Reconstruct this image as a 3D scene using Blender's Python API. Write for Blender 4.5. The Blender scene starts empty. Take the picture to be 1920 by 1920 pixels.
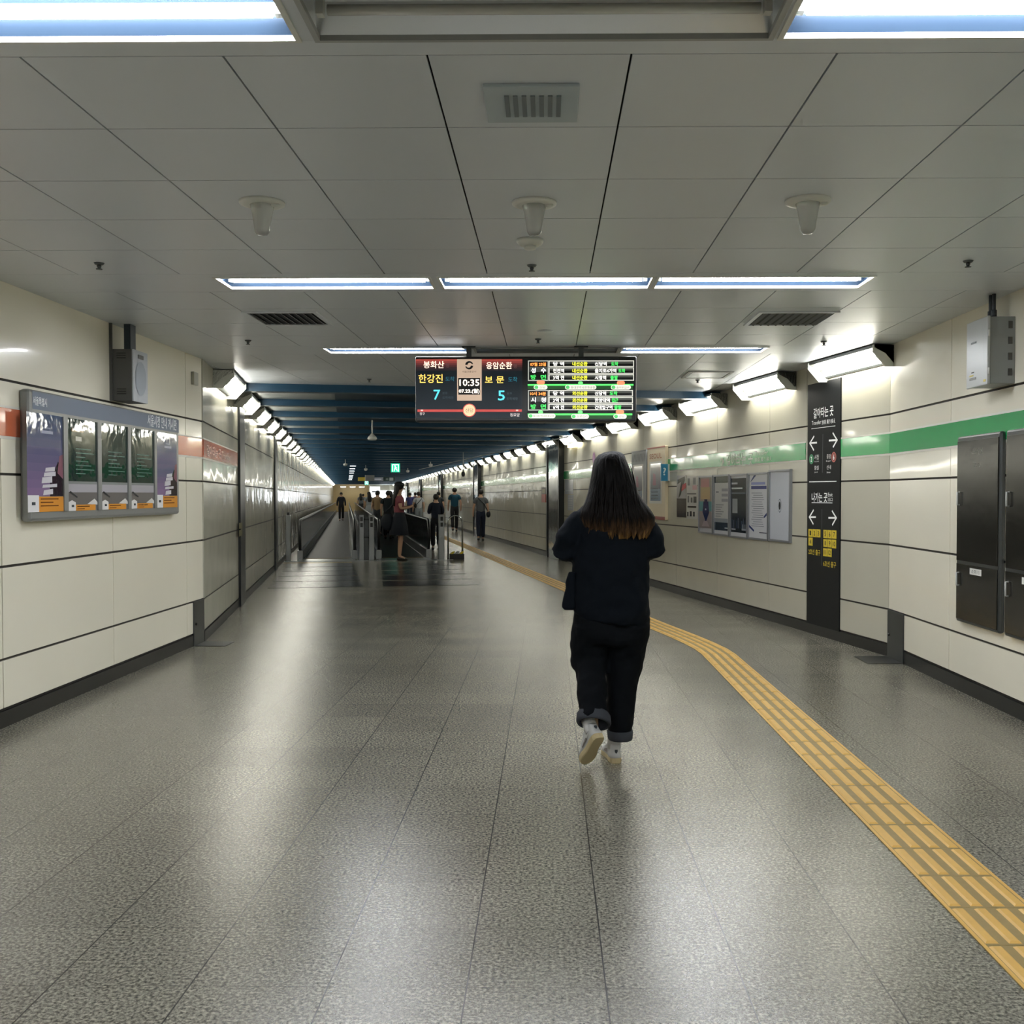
import bpy, bmesh, math, random
from math import sin, cos, pi, radians, atan, sqrt, floor
from mathutils import Vector, Matrix
random.seed(7)
S = bpy.context.scene
COL = S.collection

# ------------------------------------------------------------------ camera
F, CX, CY, HV, EYE = 1940.0, 1005.0, 972.0, 926.0, 1.418
YAW = atan((1027 - CX) / F)
PITCH = atan((CY - HV) / F)
FW = Vector((-sin(YAW) * cos(PITCH), cos(YAW) * cos(PITCH), -sin(PITCH)))
RT = Vector((cos(YAW), sin(YAW), 0))
UP = RT.cross(FW)
O = Vector((0, 0, EYE))
cd = bpy.data.cameras.new('camera')
cam = bpy.data.objects.new('camera', cd)
COL.objects.link(cam)
cd.sensor_width = 36
cd.sensor_fit = 'HORIZONTAL'
cd.lens = 36 * F / 1920
cd.shift_x = (960 - CX) / 1920
cd.shift_y = (CY - 960) / 1920
cd.clip_start = 0.05
cd.clip_end = 400
m = Matrix((RT, UP, -FW)).transposed().to_4x4()
m.translation = O
cam.matrix_world = m
S.camera = cam

# ------------------------------------------------------------------ world, exposure
w = bpy.data.worlds.new('world')
S.world = w
w.use_nodes = True
w.node_tree.nodes['Background'].inputs[0].default_value = (0.55, 0.6, 0.6, 1)
w.node_tree.nodes['Background'].inputs[1].default_value = 0.02
S.view_settings.view_transform = 'Standard'
S.view_settings.look = 'None'
S.view_settings.gamma = 1
S.view_settings.use_curve_mapping = False
S.view_settings.exposure = 1.92
TUBE = 21.0        # radiance of the fluorescent tubes
S.cycles.max_bounces = 7
S.cycles.diffuse_bounces = 4
S.cycles.glossy_bounces = 4
S.cycles.transmission_bounces = 4
S.cycles.caustics_reflective = False
S.cycles.caustics_refractive = False
S.cycles.sample_clamp_indirect = 4.0
S.cycles.use_denoising = True
S.cycles.use_light_tree = True

# ------------------------------------------------------------------ place frames
CEIL = 2.704
AL = radians(11.0)                    # the corridor turns 11 degrees to the left
DD = Vector((-sin(AL), cos(AL), 0))
NN = Vector((cos(AL), sin(AL), 0))
XL, XR, LL, LR = -3.3, 2.97, -1.35, 4.64
BLY, BRY = 9.854, 9.03                # where the two side walls bend
SB, SL, SEND = 10.36, 0.0031, 105.0   # the corridor floor falls very gently from SB on


def drop(s):
    return -SL * max(0.0, s - SB)


def W(l, s, z):
    return NN * l + DD * s + Vector((0, 0, z + drop(s)))


def ray(x, y):
    return FW * F + RT * (x - CX) - UP * (y - CY)


class Plane:
    """a wall or board: origin, direction to the viewer's right, normal towards the viewer"""
    def __init__(s, o, u, n):
        s.o, s.u, s.n, s.z = Vector(o), Vector(u).normalized(), Vector(n).normalized(), Vector((0, 0, 1))

    def p(s, u, z, off=0.0):
        return s.o + s.u * u + s.z * z + s.n * off

    def at(s, x, y, off=0.0):
        r = ray(x, y)
        q = O + r * ((s.n.dot(s.o) + off - s.n.dot(O)) / s.n.dot(r)) - s.o
        return q.dot(s.u), q.z

    def box(s, x0, y0, x1, y1, off=0.0):
        xm, ym = (x0 + x1) / 2, (y0 + y1) / 2
        a, b = s.at(x0, ym, off)[0], s.at(x1, ym, off)[0]
        return min(a, b), s.at(xm, y1, off)[1], max(a, b), s.at(xm, y0, off)[1]


HL = Plane((XL, 0, 0), (0, 1, 0), (1, 0, 0))
HR = Plane((XR, 0, 0), (0, -1, 0), (-1, 0, 0))
CL = Plane(NN * LL, DD, NN)
CR = Plane(NN * LR, -DD, -NN)


def ceil_at(x, y, z=CEIL):
    r = ray(x, y)
    return O + r * ((z - EYE) / r.z)


# ------------------------------------------------------------------ materials
def lin(c):
    c /= 255.0
    return c / 12.92 if c <= 0.04045 else ((c + 0.055) / 1.055) ** 2.4


def rgb(h):
    if isinstance(h, str):
        return tuple(lin(int(h[i:i + 2], 16)) for i in (0, 2, 4)) + (1,)
    return tuple(h) + (1,)


MATS = {}


def mat(name, col, rough=0.5, metal=0.0, emit=0.0, coat=0.0, bump=None, spec=0.5, trans=0.0, vary=None, ecol=None):
    if name in MATS:
        return MATS[name]
    m = bpy.data.materials.new(name)
    m.use_nodes = True
    nt = m.node_tree
    b = nt.nodes['Principled BSDF']
    b.inputs['Base Color'].default_value = rgb(col)
    b.inputs['Roughness'].default_value = rough
    b.inputs['Metallic'].default_value = metal
    b.inputs['Coat Weight'].default_value = coat
    b.inputs['Coat Roughness'].default_value = 0.06
    b.inputs['Specular IOR Level'].default_value = spec
    b.inputs['Transmission Weight'].default_value = trans
    if emit:
        b.inputs['Emission Color'].default_value = rgb(ecol or col)
        b.inputs['Emission Strength'].default_value = emit
    tc = None
    if bump or vary:
        tc = nt.nodes.new('ShaderNodeTexCoord')
    if bump:
        sc, dist, st = bump[:3]
        n = nt.nodes.new('ShaderNodeTexNoise')
        n.inputs['Scale'].default_value = sc
        n.inputs['Detail'].default_value = bump[4] if len(bump) > 4 else 2
        src = tc.outputs['Object']
        if len(bump) > 3 and bump[3]:
            mp = nt.nodes.new('ShaderNodeMapping')
            mp.inputs['Scale'].default_value = bump[3]
            nt.links.new(src, mp.inputs[0])
            src = mp.outputs[0]
        nt.links.new(src, n.inputs['Vector'])
        bp = nt.nodes.new('ShaderNodeBump')
        bp.inputs['Strength'].default_value = st
        bp.inputs['Distance'].default_value = dist
        nt.links.new(n.outputs['Fac'], bp.inputs['Height'])
        nt.links.new(bp.outputs[0], b.inputs['Normal'])
        if coat:
            nt.links.new(bp.outputs[0], b.inputs['Coat Normal'])
    if vary:
        sc, amt = vary
        n = nt.nodes.new('ShaderNodeTexNoise')
        n.inputs['Scale'].default_value = sc
        n.inputs['Detail'].default_value = 3
        nt.links.new(tc.outputs['Object'], n.inputs['Vector'])
        mx = nt.nodes.new('ShaderNodeMix')
        mx.data_type = 'RGBA'
        c = rgb(col)
        mx.inputs[6].default_value = tuple(v * (1 - amt) for v in c[:3]) + (1,)
        mx.inputs[7].default_value = tuple(min(1, v * (1 + amt)) for v in c[:3]) + (1,)
        nt.links.new(n.outputs['Fac'], mx.inputs[0])
        nt.links.new(mx.outputs[2], b.inputs['Base Color'])
    MATS[name] = m
    return m


def flat(h, rough=0.35, emit=0.0):
    return mat('print_%s_%g' % (h, emit), h, rough, emit=emit)


def floor_mat(name, col1, col2, rough, grid=True):
    m = bpy.data.materials.new(name)
    m.use_nodes = True
    nt = m.node_tree
    N = nt.nodes.new
    L = nt.links.new
    b = nt.nodes['Principled BSDF']
    tc = N('ShaderNodeTexCoord')
    n1 = N('ShaderNodeTexNoise')
    n1.inputs['Scale'].default_value = 85
    n1.inputs['Detail'].default_value = 3
    n1.inputs['Roughness'].default_value = 0.7
    L(tc.outputs['Object'], n1.inputs['Vector'])
    cr = N('ShaderNodeValToRGB')
    cr.color_ramp.elements[0].position = 0.36
    cr.color_ramp.elements[1].position = 0.66
    cr.color_ramp.elements[0].color = rgb(col1)
    cr.color_ramp.elements[1].color = rgb(col2)
    L(n1.outputs['Fac'], cr.inputs[0])
    out = cr.outputs[0]
    # per-tile variation and joints
    sep = N('ShaderNodeSeparateXYZ')
    L(tc.outputs['Object'], sep.inputs[0])

    def mth(op, a, bb=None):
        q = N('ShaderNodeMath')
        q.operation = op
        for i, v in enumerate((a, bb)):
            if v is None:
                continue
            if isinstance(v, (int, float)):
                q.inputs[i].default_value = v
            else:
                L(v, q.inputs[i])
        return q.outputs[0]
    ux = mth('DIVIDE', mth('ADD', sep.outputs[0], 0.2325 + 80), 0.4)
    uy = mth('DIVIDE', mth('ADD', sep.outputs[1], -3.738 + 80), 0.4)
    cmb = N('ShaderNodeCombineXYZ')
    L(mth('FLOOR', ux), cmb.inputs[0])
    L(mth('FLOOR', uy), cmb.inputs[1])
    wn = N('ShaderNodeTexWhiteNoise')
    wn.noise_dimensions = '2D'
    L(cmb.outputs[0], wn.inputs['Vector'])
    var = mth('ADD', mth('MULTIPLY', wn.outputs['Value'], 0.16), 0.92)
    big = N('ShaderNodeTexNoise')
    big.inputs['Scale'].default_value = 1.3
    big.inputs['Detail'].default_value = 4
    L(tc.outputs['Object'], big.inputs['Vector'])
    var = mth('MULTIPLY', var, mth('ADD', mth('MULTIPLY', big.outputs['Fac'], 0.4), 0.8))
    hsv = N('ShaderNodeVectorMath')
    hsv.operation = 'SCALE'
    L(out, hsv.inputs[0])
    L(var, hsv.inputs['Scale'])
    out = hsv.outputs[0]

    def line(u, wd):
        fr = mth('FRACT', u)
        d = mth('MINIMUM', fr, mth('SUBTRACT', 1.0, fr))
        return mth('LESS_THAN', d, wd)
    if grid:
        j = mth('MAXIMUM', mth('MULTIPLY', line(ux, 0.006), 0.95), mth('MULTIPLY', line(uy, 0.004), 0.5))
        mx = N('ShaderNodeMix')
        mx.data_type = 'RGBA'
        mx.inputs[7].default_value = (0.012, 0.012, 0.011, 1)
        L(j, mx.inputs[0])
        L(out, mx.inputs[6])
        out = mx.outputs[2]
    L(out, b.inputs['Base Color'])
    L(mth('ADD', mth('MULTIPLY', mth('ADD', big.outputs['Fac'], mth('MULTIPLY', n1.outputs['Fac'], 0.9)), 0.07), rough - 0.05), b.inputs['Roughness'])
    bp = N('ShaderNodeBump')
    bp.inputs['Strength'].default_value = 0.45
    bp.inputs['Distance'].default_value = 0.002
    L(n1.outputs['Fac'], bp.inputs['Height'])
    L(bp.outputs[0], b.inputs['Normal'])
    b.inputs['Specular IOR Level'].default_value = 0.6
    return m


M_FLOOR = floor_mat('granite', '2d2c26', '9c998b', 0.2)
M_FLOORD = floor_mat('dark_granite', '15191c', '33383b', 0.2, False)
M_PANEL = mat('enamel_panel', 'f2eddb', 0.2, coat=0.6, bump=(1.6, 0.03, 0.14, (1, 1, 1.4), 1))
M_PANEL_DIM = mat('enamel_panel_dimmed', 'bdbaaa', 0.26, coat=0.4, spec=0.4, bump=(1.9, 0.04, 0.3, (1, 1, 1.2), 1))  # hall enamel again, with the corridor's dimmer light put into a darker colour
M_BACK = mat('joint_dark', '2c2824', 0.7)
M_BASE = mat('black_stone', '090a0b', 0.3)
M_TILE = mat('ceiling_tile', 'd3d9e1', 0.36, metal=0.1, vary=(0.7, 0.05), bump=(3, 0.004, 0.12))
M_CBACK = mat('ceiling_void', '1a1b1b', 0.8)
M_WHITE = mat('white_enamel', 'd8dad6', 0.3)
M_REFL = mat('lamp_reflector', '2c3b4d', 0.25, metal=0.3)
M_TUBE = mat('lit_tube', 'fafcff', 0.3, emit=TUBE)
M_TUBEW = mat('lit_wall_tube', 'fffbee', 0.3, emit=TUBE * .45)
M_TRAY = mat('lamp_tray', '4d5150', 0.35)
M_REFLO = mat('unlit_reflector', 'eef2f4', 0.28, metal=0.85)
M_TUBEOFF = mat('unlit_tube', 'c2c4c0', 0.25)
M_FRAME = mat('lamp_frame', 'a6a9aa', 0.4, metal=0.3)
M_STEEL = mat('brushed_steel', '8f9292', 0.3, metal=1.0, bump=(40, 0.002, 0.15, (1, 1, 0.05)))
M_STEELD = mat('dark_steel', '56595a', 0.32, metal=0.9, bump=(1.5, 0.02, 0.3))
M_MIRROR = mat('polished_steel', 'a9adaf', 0.12, metal=1.0, bump=(3, 0.02, 0.3))
M_BLACK = mat('black_plastic', '101213', 0.4)
M_BLUE = mat('blue_beam', '183e58', 0.3, metal=0.15)
M_BLUEP = mat('blue_ceiling_panel', '102839', 0.35)
M_PLEN = mat('plenum', '8f9492', 0.35)
M_YEL = mat('tactile_yellow', 'cfa555', 0.5, vary=(30, 0.08))
M_YELB = mat('tactile_base', '8d7a4c', 0.6, vary=(25, 0.15))
M_GREEN = mat('green_band', '1d9a52', 0.25, coat=0.4, bump=(1.6, 0.02, 0.2))
M_ORANGE = mat('orange_band', 'd0714f', 0.25, coat=0.4, bump=(1.6, 0.02, 0.2))
M_GREYBOX = mat('grey_box', '8c9091', 0.4)
M_DKBOX = mat('dark_grey_box', '4c4c4a', 0.5)
M_GLASS = mat('acrylic', 'e8eeee', 0.05, trans=0.0, coat=1)


# ------------------------------------------------------------------ mesh builder
class MB:
    def __init__(s):
        s.v, s.f, s.m, s.sm, s.mats = [], [], [], [], []

    def mi(s, m):
        if m is None:
            return 0
        if m not in s.mats:
            s.mats.append(m)
        return s.mats.index(m)

    def add(s, vs, fs, m=None, smooth=False):
        b = len(s.v)
        s.v += [Vector(v) for v in vs]
        k = s.mi(m)
        for f in fs:
            s.f.append([b + i for i in f])
            s.m.append(k)
            s.sm.append(smooth)
        return s

    def box(s, a, b, m=None, M=None):
        (x0, y0, z0), (x1, y1, z1) = a, b
        vs = [Vector(p) for p in ((x0, y0, z0), (x1, y0, z0), (x1, y1, z0), (x0, y1, z0), (x0, y0, z1), (x1, y0, z1), (x1, y1, z1), (x0, y1, z1))]
        if M:
            vs = [M @ v for v in vs]
        return s.add(vs, [(0, 3, 2, 1), (4, 5, 6, 7), (0, 1, 5, 4), (1, 2, 6, 5), (2, 3, 7, 6), (3, 0, 4, 7)], m)

    def pbox(s, P, u0, z0, u1, z1, o0, o1, m=None):
        """box on a plane: u and z range, offset range along the normal"""
        vs = [P.p(u, z, o) for o in (o0, o1) for (u, z) in ((u0, z0), (u1, z0), (u1, z1), (u0, z1))]
        return s.add(vs, [(3, 2, 1, 0), (4, 5, 6, 7), (0, 1, 5, 4), (1, 2, 6, 5), (2, 3, 7, 6), (3, 0, 4, 7)], m)

    def rect(s, P, u0, z0, u1, z1, o, m=None):
        return s.add([P.p(u0, z0, o), P.p(u1, z0, o), P.p(u1, z1, o), P.p(u0, z1, o)], [(0, 1, 2, 3)], m)

    def poly(s, P, pts, o, m=None):
        return s.add([P.p(u, z, o) for u, z in pts], [tuple(range(len(pts)))], m)

    def wbox(s, l0, s0, z0, l1, s1, z1, m=None):
        """box in corridor coordinates"""
        c = ((l0, s0), (l1, s0), (l1, s1), (l0, s1))
        vs = [W(l, q, z0) for l, q in c] + [W(l, q, z1) for l, q in c]
        return s.add(vs, [(0, 3, 2, 1), (4, 5, 6, 7), (0, 1, 5, 4), (1, 2, 6, 5), (2, 3, 7, 6), (3, 0, 4, 7)], m)

    def loft(s, rings, m=None, cap=True, smooth=True):
        n = len(rings[0])
        vs = [p for r in rings for p in r]
        fs = []
        for i in range(len(rings) - 1):
            for j in range(n):
                k = (j + 1) % n
                fs.append((i * n + j, i * n + k, (i + 1) * n + k, (i + 1) * n + j))
        if cap:
            fs.append(tuple(range(n))[::-1])
            fs.append(tuple((len(rings) - 1) * n + j for j in range(n)))
        return s.add(vs, fs, m, smooth)

    def tube(s, pts, r, m=None, n=10, cap=True, smooth=True):
        pts = [Vector(p) for p in pts]
        rs = r if isinstance(r, (list, tuple)) else [r] * len(pts)
        rings = []
        a = None
        for i, p in enumerate(pts):
            t = (pts[min(i + 1, len(pts) - 1)] - pts[max(i - 1, 0)]).normalized()
            if a is None:
                a = t.orthogonal().normalized()
            a = (a - t * a.dot(t)).normalized()
            b = t.cross(a)
            rings.append([p + (a * cos(2 * pi * k / n) + b * sin(2 * pi * k / n)) * rs[i] for k in range(n)])
        return s.loft(rings, m, cap, smooth)

    def lathe(s, c, prof, m=None, n=20, smooth=True):
        """profile of (radius, z) about a vertical axis at c"""
        c = Vector(c)
        rings = [[c + Vector((max(r, 1e-4) * cos(2 * pi * k / n), max(r, 1e-4) * sin(2 * pi * k / n), z)) for k in range(n)] for r, z in prof]
        return s.loft(rings, m, True, smooth)

    def ell(s, c, r, m=None, M=None, n=14):
        c = Vector(c)
        rings = []
        for i in range(1, 9):
            t = pi * i / 9
            rings.append([Vector((r[0] * sin(t) * cos(2 * pi * k / n), r[1] * sin(t) * sin(2 * pi * k / n), -r[2] * cos(t))) for k in range(n)])
        rings = [[c + (M @ p if M else p) for p in q] for q in rings]
        return s.loft(rings, m)

    def build(s, name, m=None, parent=None, origin=None, bevel=0.0):
        me = bpy.data.meshes.new(name)
        if origin is None:
            origin = Vector((0, 0, 0))
        vs = s.v
        inv = None
        if parent is not None:
            inv = MW[parent.name].inverted()
            vs = [inv @ v for v in vs]
        else:
            origin = Vector(origin)
            vs = [v - origin for v in vs]
        me.from_pydata([tuple(v) for v in vs], [], s.f)
        if s.mats:
            for q in s.mats:
                me.materials.append(q)
            me.polygons.foreach_set('material_index', s.m)
        if m is not None and not s.mats:
            me.materials.append(m)
        me.polygons.foreach_set('use_smooth', s.sm)
        me.update()
        ob = bpy.data.objects.new(name, me)
        COL.objects.link(ob)
        if parent is not None:
            ob.parent = parent
            MW[ob.name] = MW[parent.name].copy()
        else:
            ob.location = origin
            MW[ob.name] = Matrix.Translation(origin)
        if bevel:
            bv = ob.modifiers.new('bevel', 'BEVEL')
            bv.width = bevel
            bv.segments = 2
            bv.limit_method = 'ANGLE'
        return ob


MW = {}


def tag(o, label=None, cat=None, group=None, kind=None):
    if label:
        o['label'] = label
    if cat:
        o['category'] = cat
    if group:
        o['group'] = group
    if kind:
        o['kind'] = kind
    return o


def empty(name, loc, label, cat, group=None, rz=0.0):
    o = bpy.data.objects.new(name, None)
    COL.objects.link(o)
    o.empty_display_size = 0.1
    o.location = loc
    o.rotation_euler = (0, 0, rz)
    MW[o.name] = Matrix.Translation(Vector(loc)) @ Matrix.Rotation(rz, 4, 'Z')
    return tag(o, label, cat, group)


def copy_tree(o, parent=None):
    c = o.copy()
    COL.objects.link(c)
    if parent is not None:
        c.parent = parent
    for ch in o.children:
        copy_tree(ch, c)
    return c


def struct(o):
    o['kind'] = 'structure'
    return o


ONES = ['', 'first', 'second', 'third', 'fourth', 'fifth', 'sixth', 'seventh', 'eighth', 'ninth', 'tenth', 'eleventh', 'twelfth', 'thirteenth',
        'fourteenth', 'fifteenth', 'sixteenth', 'seventeenth', 'eighteenth', 'nineteenth']


def ordinal(n):
    if n < 20:
        return ONES[n]
    t = ['', '', 'twent', 'thirt', 'fort', 'fift'][n // 10]
    return t + 'ieth' if n % 10 == 0 else t + 'y-' + ONES[n % 10]


# ------------------------------------------------------------------ lettering
TXT = {}


def glyphs(s):
    if s in TXT:
        return TXT[s]
    cu = bpy.data.curves.new('lettering_source', 'FONT')
    cu.body = s
    cu.size = 1
    cu.resolution_u = 2
    ob = bpy.data.objects.new('lettering_source', cu)
    COL.objects.link(ob)
    me = bpy.data.meshes.new_from_object(ob.evaluated_get(bpy.context.evaluated_depsgraph_get()))
    vs = [(v.co.x, v.co.y) for v in me.vertices]
    fs = [tuple(p.vertices) for p in me.polygons]
    bpy.data.objects.remove(ob)
    bpy.data.curves.remove(cu)
    bpy.data.meshes.remove(me)
    if vs:
        x0, y0 = min(v[0] for v in vs), min(v[1] for v in vs)
        x1, y1 = max(v[0] for v in vs), max(v[1] for v in vs)
        vs = [((a - x0) / max(x1 - x0, 1e-6), (b - y0) / max(y1 - y0, 1e-6)) for a, b in vs]
    TXT[s] = (vs, fs)
    return TXT[s]


def text(mb, P, s, u0, z0, u1, z1, off, m, bold=0.0):
    vs, fs = glyphs(s)
    if not vs:
        return
    offs = [(0, 0)] if not bold else [(-bold, 0), (bold, 0), (0, bold), (0, -bold)]
    for k, (dx, dz) in enumerate(offs):
        mb.add([P.p(u0 + a * (u1 - u0) + dx, z0 + b * (z1 - z0) + dz, off + k * 0.0001) for a, b in vs], fs, m)


def ptext(mb, P, s, x0, y0, x1, y1, off, m, bold=0.0):
    u0, z0, u1, z1 = P.box(x0, y0, x1, y1, off)
    text(mb, P, s, u0, z0, u1, z1, off, m, bold)


# ------------------------------------------------------------------ structure
def plate(mb, pts, z0, z1, m):
    n = len(pts)
    vs = [Vector((p[0], p[1], z0)) for p in pts] + [Vector((p[0], p[1], z1)) for p in pts]
    fs = [tuple(range(n))[::-1], tuple(range(n, 2 * n))] + [(i, (i + 1) % n, n + (i + 1) % n, n + i) for i in range(n)]
    mb.add(vs, fs, m)


def clip(pts, n, c):
    """keep the part with n.p <= c"""
    out = []
    for i in range(len(pts)):
        a, b = pts[i], pts[(i + 1) % len(pts)]
        da, db = n[0] * a[0] + n[1] * a[1] - c, n[0] * b[0] + n[1] * b[1] - c
        if da <= 0:
            out.append(a)
        if (da < 0 < db) or (db < 0 < da):
            t = da / (da - db)
            out.append((a[0] + (b[0] - a[0]) * t, a[1] + (b[1] - a[1]) * t))
    return out


BACKY = -9.0
S1 = 12.46
BL = Vector((XL, BLY, 0))
BR = Vector((XR, BRY, 0))


def pc(l, s):
    v = NN * l + DD * s
    return (v.x, v.y)


# floor: hall part up to s = SB, corridor part falling from there
fl = MB()
fl.add([(XL - .1, BACKY, 0), (XR + .1, BACKY, 0), (XR + .1, BRY, 0), tuple(W(LR + .1, SB, 0)), tuple(W(LL - .1, SB, 0)), (XL - .1, BLY, 0)], [(0, 1, 2, 3, 4, 5)])
fl.add([W(LL - .1, SB, 0), W(LR + .1, SB, 0), W(LR + .1, SEND, 0), W(LL - .1, SEND, 0)], [(0, 1, 2, 3)])
fl.add([W(LR + .1, SEND, 0), W(LR + .1, SEND + 14, 0), W(LL - .1, SEND + 14, 0), W(LL - .1, SEND, 0)], [(0, 1, 2, 3)])
struct(fl.build('floor', M_FLOOR))

# dark inlaid stripes in the floor before the walkways
st = MB()
for (l0, l1, l2, l3) in ((-1.2, 0.24, -1.2, 0.1), (0.55, 2.05, 0.7, 2.2)):
    for k in range(5):
        a, b = 16.2 + k * 1.2, 16.2 + k * 1.2 + 0.98
        ta, tb = (a - 16.2) / 6, (b - 16.2) / 6
        A = lambda t: (l0 + (l2 - l0) * t, l1 + (l3 - l1) * t)
        st.add([W(A(ta)[0], a, .003), W(A(ta)[1], a, .003), W(A(tb)[1], b, .003), W(A(tb)[0], b, .003)], [(0, 1, 2, 3)])
struct(st.build('trim_1', M_FLOORD))
th = MB()
th.wbox(-1.33, 22.75, 0, 2.3, 22.83, .008, M_STEEL)
th.wbox(-1.33, 22.3, 0, .1, 22.36, .005, M_YELB)
struct(th.build('trim_2'))

# ceiling tiles of the hall
ROWS = [(-8.2, -7.65), (-4.62, -4.07), (-1.04, -.49), (2.53, 3.06), (6.07, 6.6), (9.03, 9.56)]
ct = MB()
XJ = [-.355 + .6 * k for k in range(-6, 7)]


def tile(x0, x1, y0, y1, g=.0035):
    q = [(x0 + g, y0 + g), (x1 - g, y0 + g), (x1 - g, y1 - g), (x0 + g, y1 - g)]
    parts = []
    if y0 < BLY:
        p1 = clip(clip(q, (0, 1), BLY), (-1, 0), -XL) if True else q
        parts.append(p1)
    if y1 > BLY:
        p2 = clip(q, (0, -1), -BLY)
        p2 = clip(p2, (-NN.x, -NN.y), -LL) if len(p2) > 2 else p2
        parts.append(p2)
    for p in parts:
        for n, c in (((1, 0), XR), ((NN.x, NN.y), LR), ((DD.x, DD.y), S1)):
            if len(p) > 2:
                p = clip(p, n, c)
        if len(p) > 2:
            plate(ct, p, CEIL, CEIL + .012, M_TILE)


ys = [BACKY, -8.2]
for i in range(len(ROWS)):
    y = ROWS[i][1]
    nxt = ROWS[i + 1][0] if i + 1 < len(ROWS) else 14.4
    n = max(1, round((nxt - y) / .6))
    for k in range(n):
        for j in range(len(XJ) + 3):
            a = XJ[0] - 1.2 + .6 * j
            tile(a, a + .6, y + (nxt - y) * k / n, y + (nxt - y) * (k + 1) / n)
    # the band that carries the lamps: strips around the lamp openings
    r0, r1 = ROWS[i]
    c = (r0 + r1) / 2 - .005
    tile(-3.6, 3.2, r0, c - .17, .001)
    tile(-3.6, 3.2, c + .17, r1, .001)
    for a, b in ((-3.6, -1.985), (-.705, -.66), (.635, .655), (1.935, 3.2)):
        tile(a, b, c - .17, c + .17, 0)
for j in range(12):
    tile(XJ[0] - 1.2 + .6 * j, XJ[0] - .6 + .6 * j, BACKY, -8.2)
struct(ct.build('ceiling'))
cb = MB()
plate(cb, [(XL - .2, BACKY), (XR + .3, BACKY), (XR + .3, BRY), pc(LR + .2, S1), pc(LL - .2, S1), (XL - .2, BLY)], CEIL + .19, CEIL + .21, M_CBACK)
struct(cb.build('ceiling_1'))


# wall panels
ZJ = [.11, .413, .976, 1.538, 2.11, 2.70]


def wall(name, P, seams, pm, zj=ZJ, g=.008, vg=.005, wa=None):
    mb = MB()
    for i in range(len(seams) - 1):
        a, b = seams[i], seams[i + 1]
        for j in range(len(zj) - 1):
            dz0 = dz1 = 0
            mb.pbox(P, a + vg, zj[j] + g, b - vg, zj[j + 1] - (g if j < len(zj) - 2 else -.02), -.03, 0, pm)
    mb.pbox(P, seams[0], 0, seams[-1], zj[-1] + .05, -.06, -.012, M_BACK)
    return mb


lw = wall('wall_left', HL, [BACKY, -8.19, -6.59, -4.99, -3.39, -1.79, -.19, 1.41, 3.01, 4.61, 6.21, 7.81, 9.41, BLY], M_PANEL)
struct(lw.build('wall_left'))
# right hall wall, u = -Y
rs_ = [-BRY, -7.67, -6.1, -4.5, -2.9, -1.3, .3, 1.9, 3.5, 5.1, 6.7, 9.0]
struct(wall('wall_right', HR, rs_, M_PANEL).build('wall_right'))


def cwall(P, sgn, s0, smarks, pm, zj, s1=SEND):
    """corridor wall, panels follow the falling floor"""
    mb = MB()
    marks = [s0] + smarks
    g, vg = .008, .005
    for i in range(len(marks) - 1):
        a, b = marks[i] + vg, marks[i + 1] - vg
        for j in range(len(zj) - 1):
            z0, z1 = zj[j] + g, zj[j + 1] - (g if j < len(zj) - 2 else -.02)
            vs = []
            for o in (-.03, 0):
                for (q, z) in ((a, z0), (b, z0), (b, z1), (a, z1)):
                    vs.append(P.p(q * sgn, z + drop(q), o))
            f = [(4, 5, 6, 7), (0, 1, 5, 4), (1, 2, 6, 5), (2, 3, 7, 6), (3, 0, 4, 7)]
            if sgn < 0:
                f = [t[::-1] for t in f]
            mb.add(vs, f, pm)
    vs = [P.p(q * sgn, z + drop(q), o) for o in (-.08, -.012) for (q, z) in ((s0, 0), (s1, 0), (s1, 3.05), (s0, 3.05))]
    mb.add(vs, [(4, 5, 6, 7), (3, 2, 1, 0), (3, 0, 4, 7), (1, 2, 6, 5)], M_BACK)
    return mb


SR0, SL0 = BR.dot(DD), BL.dot(DD)
mk = [9.2, 9.95, 10.9, 12.55, 14.2, 15.85, 17.5, 19.15, 20.8]
while mk[-1] < SEND - 2:
    mk.append(mk[-1] + 1.65)
struct(cwall(CR, -1, SR0, mk + [SEND], M_PANEL_DIM, ZJ).build('wall_right_corridor'))
mk = [13.5, 15.8, 17.9, 20.0]
while mk[-1] < SEND - 2:
    mk.append(mk[-1] + 1.65)
struct(cwall(CL, 1, SL0, mk + [SEND], M_PANEL_DIM, ZJ).build('wall_left_corridor'))
bw = MB()
bw.box((XL - .1, BACKY - .05, 0), (XR + .1, BACKY, CEIL + .2), M_PANEL)
struct(bw.build('wall_back'))

# baseboards
b = MB()
b.pbox(HL, BACKY, 0, BLY - .29, .1, -.01, .004, M_BASE)
struct(b.build('baseboard_left'))
b = MB()
b.pbox(HR, -(BRY - .4), 0, 9, .1, -.01, .004, M_BASE)
struct(b.build('baseboard_right'))


def skirting(P, sgn, s0, name):
    b = MB()
    for a, c in ((s0, SB), (SB, SEND)):
        if c <= a:
            continue
        vs = [P.p(q * sgn, z + drop(q), o) for o in (-.01, .004) for (q, z) in ((a, 0), (c, 0), (c, .1), (a, .1))]
        f = [(4, 5, 6, 7), (3, 7, 4, 0), (2, 6, 7, 3)]
        if sgn < 0:
            f = [t[::-1] for t in f]
        b.add(vs, f, M_BASE)
    struct(b.build(name))


skirting(CR, -1, SR0, 'baseboard_right_corridor')
skirting(CL, 1, SL0, 'baseboard_left_corridor')


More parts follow.
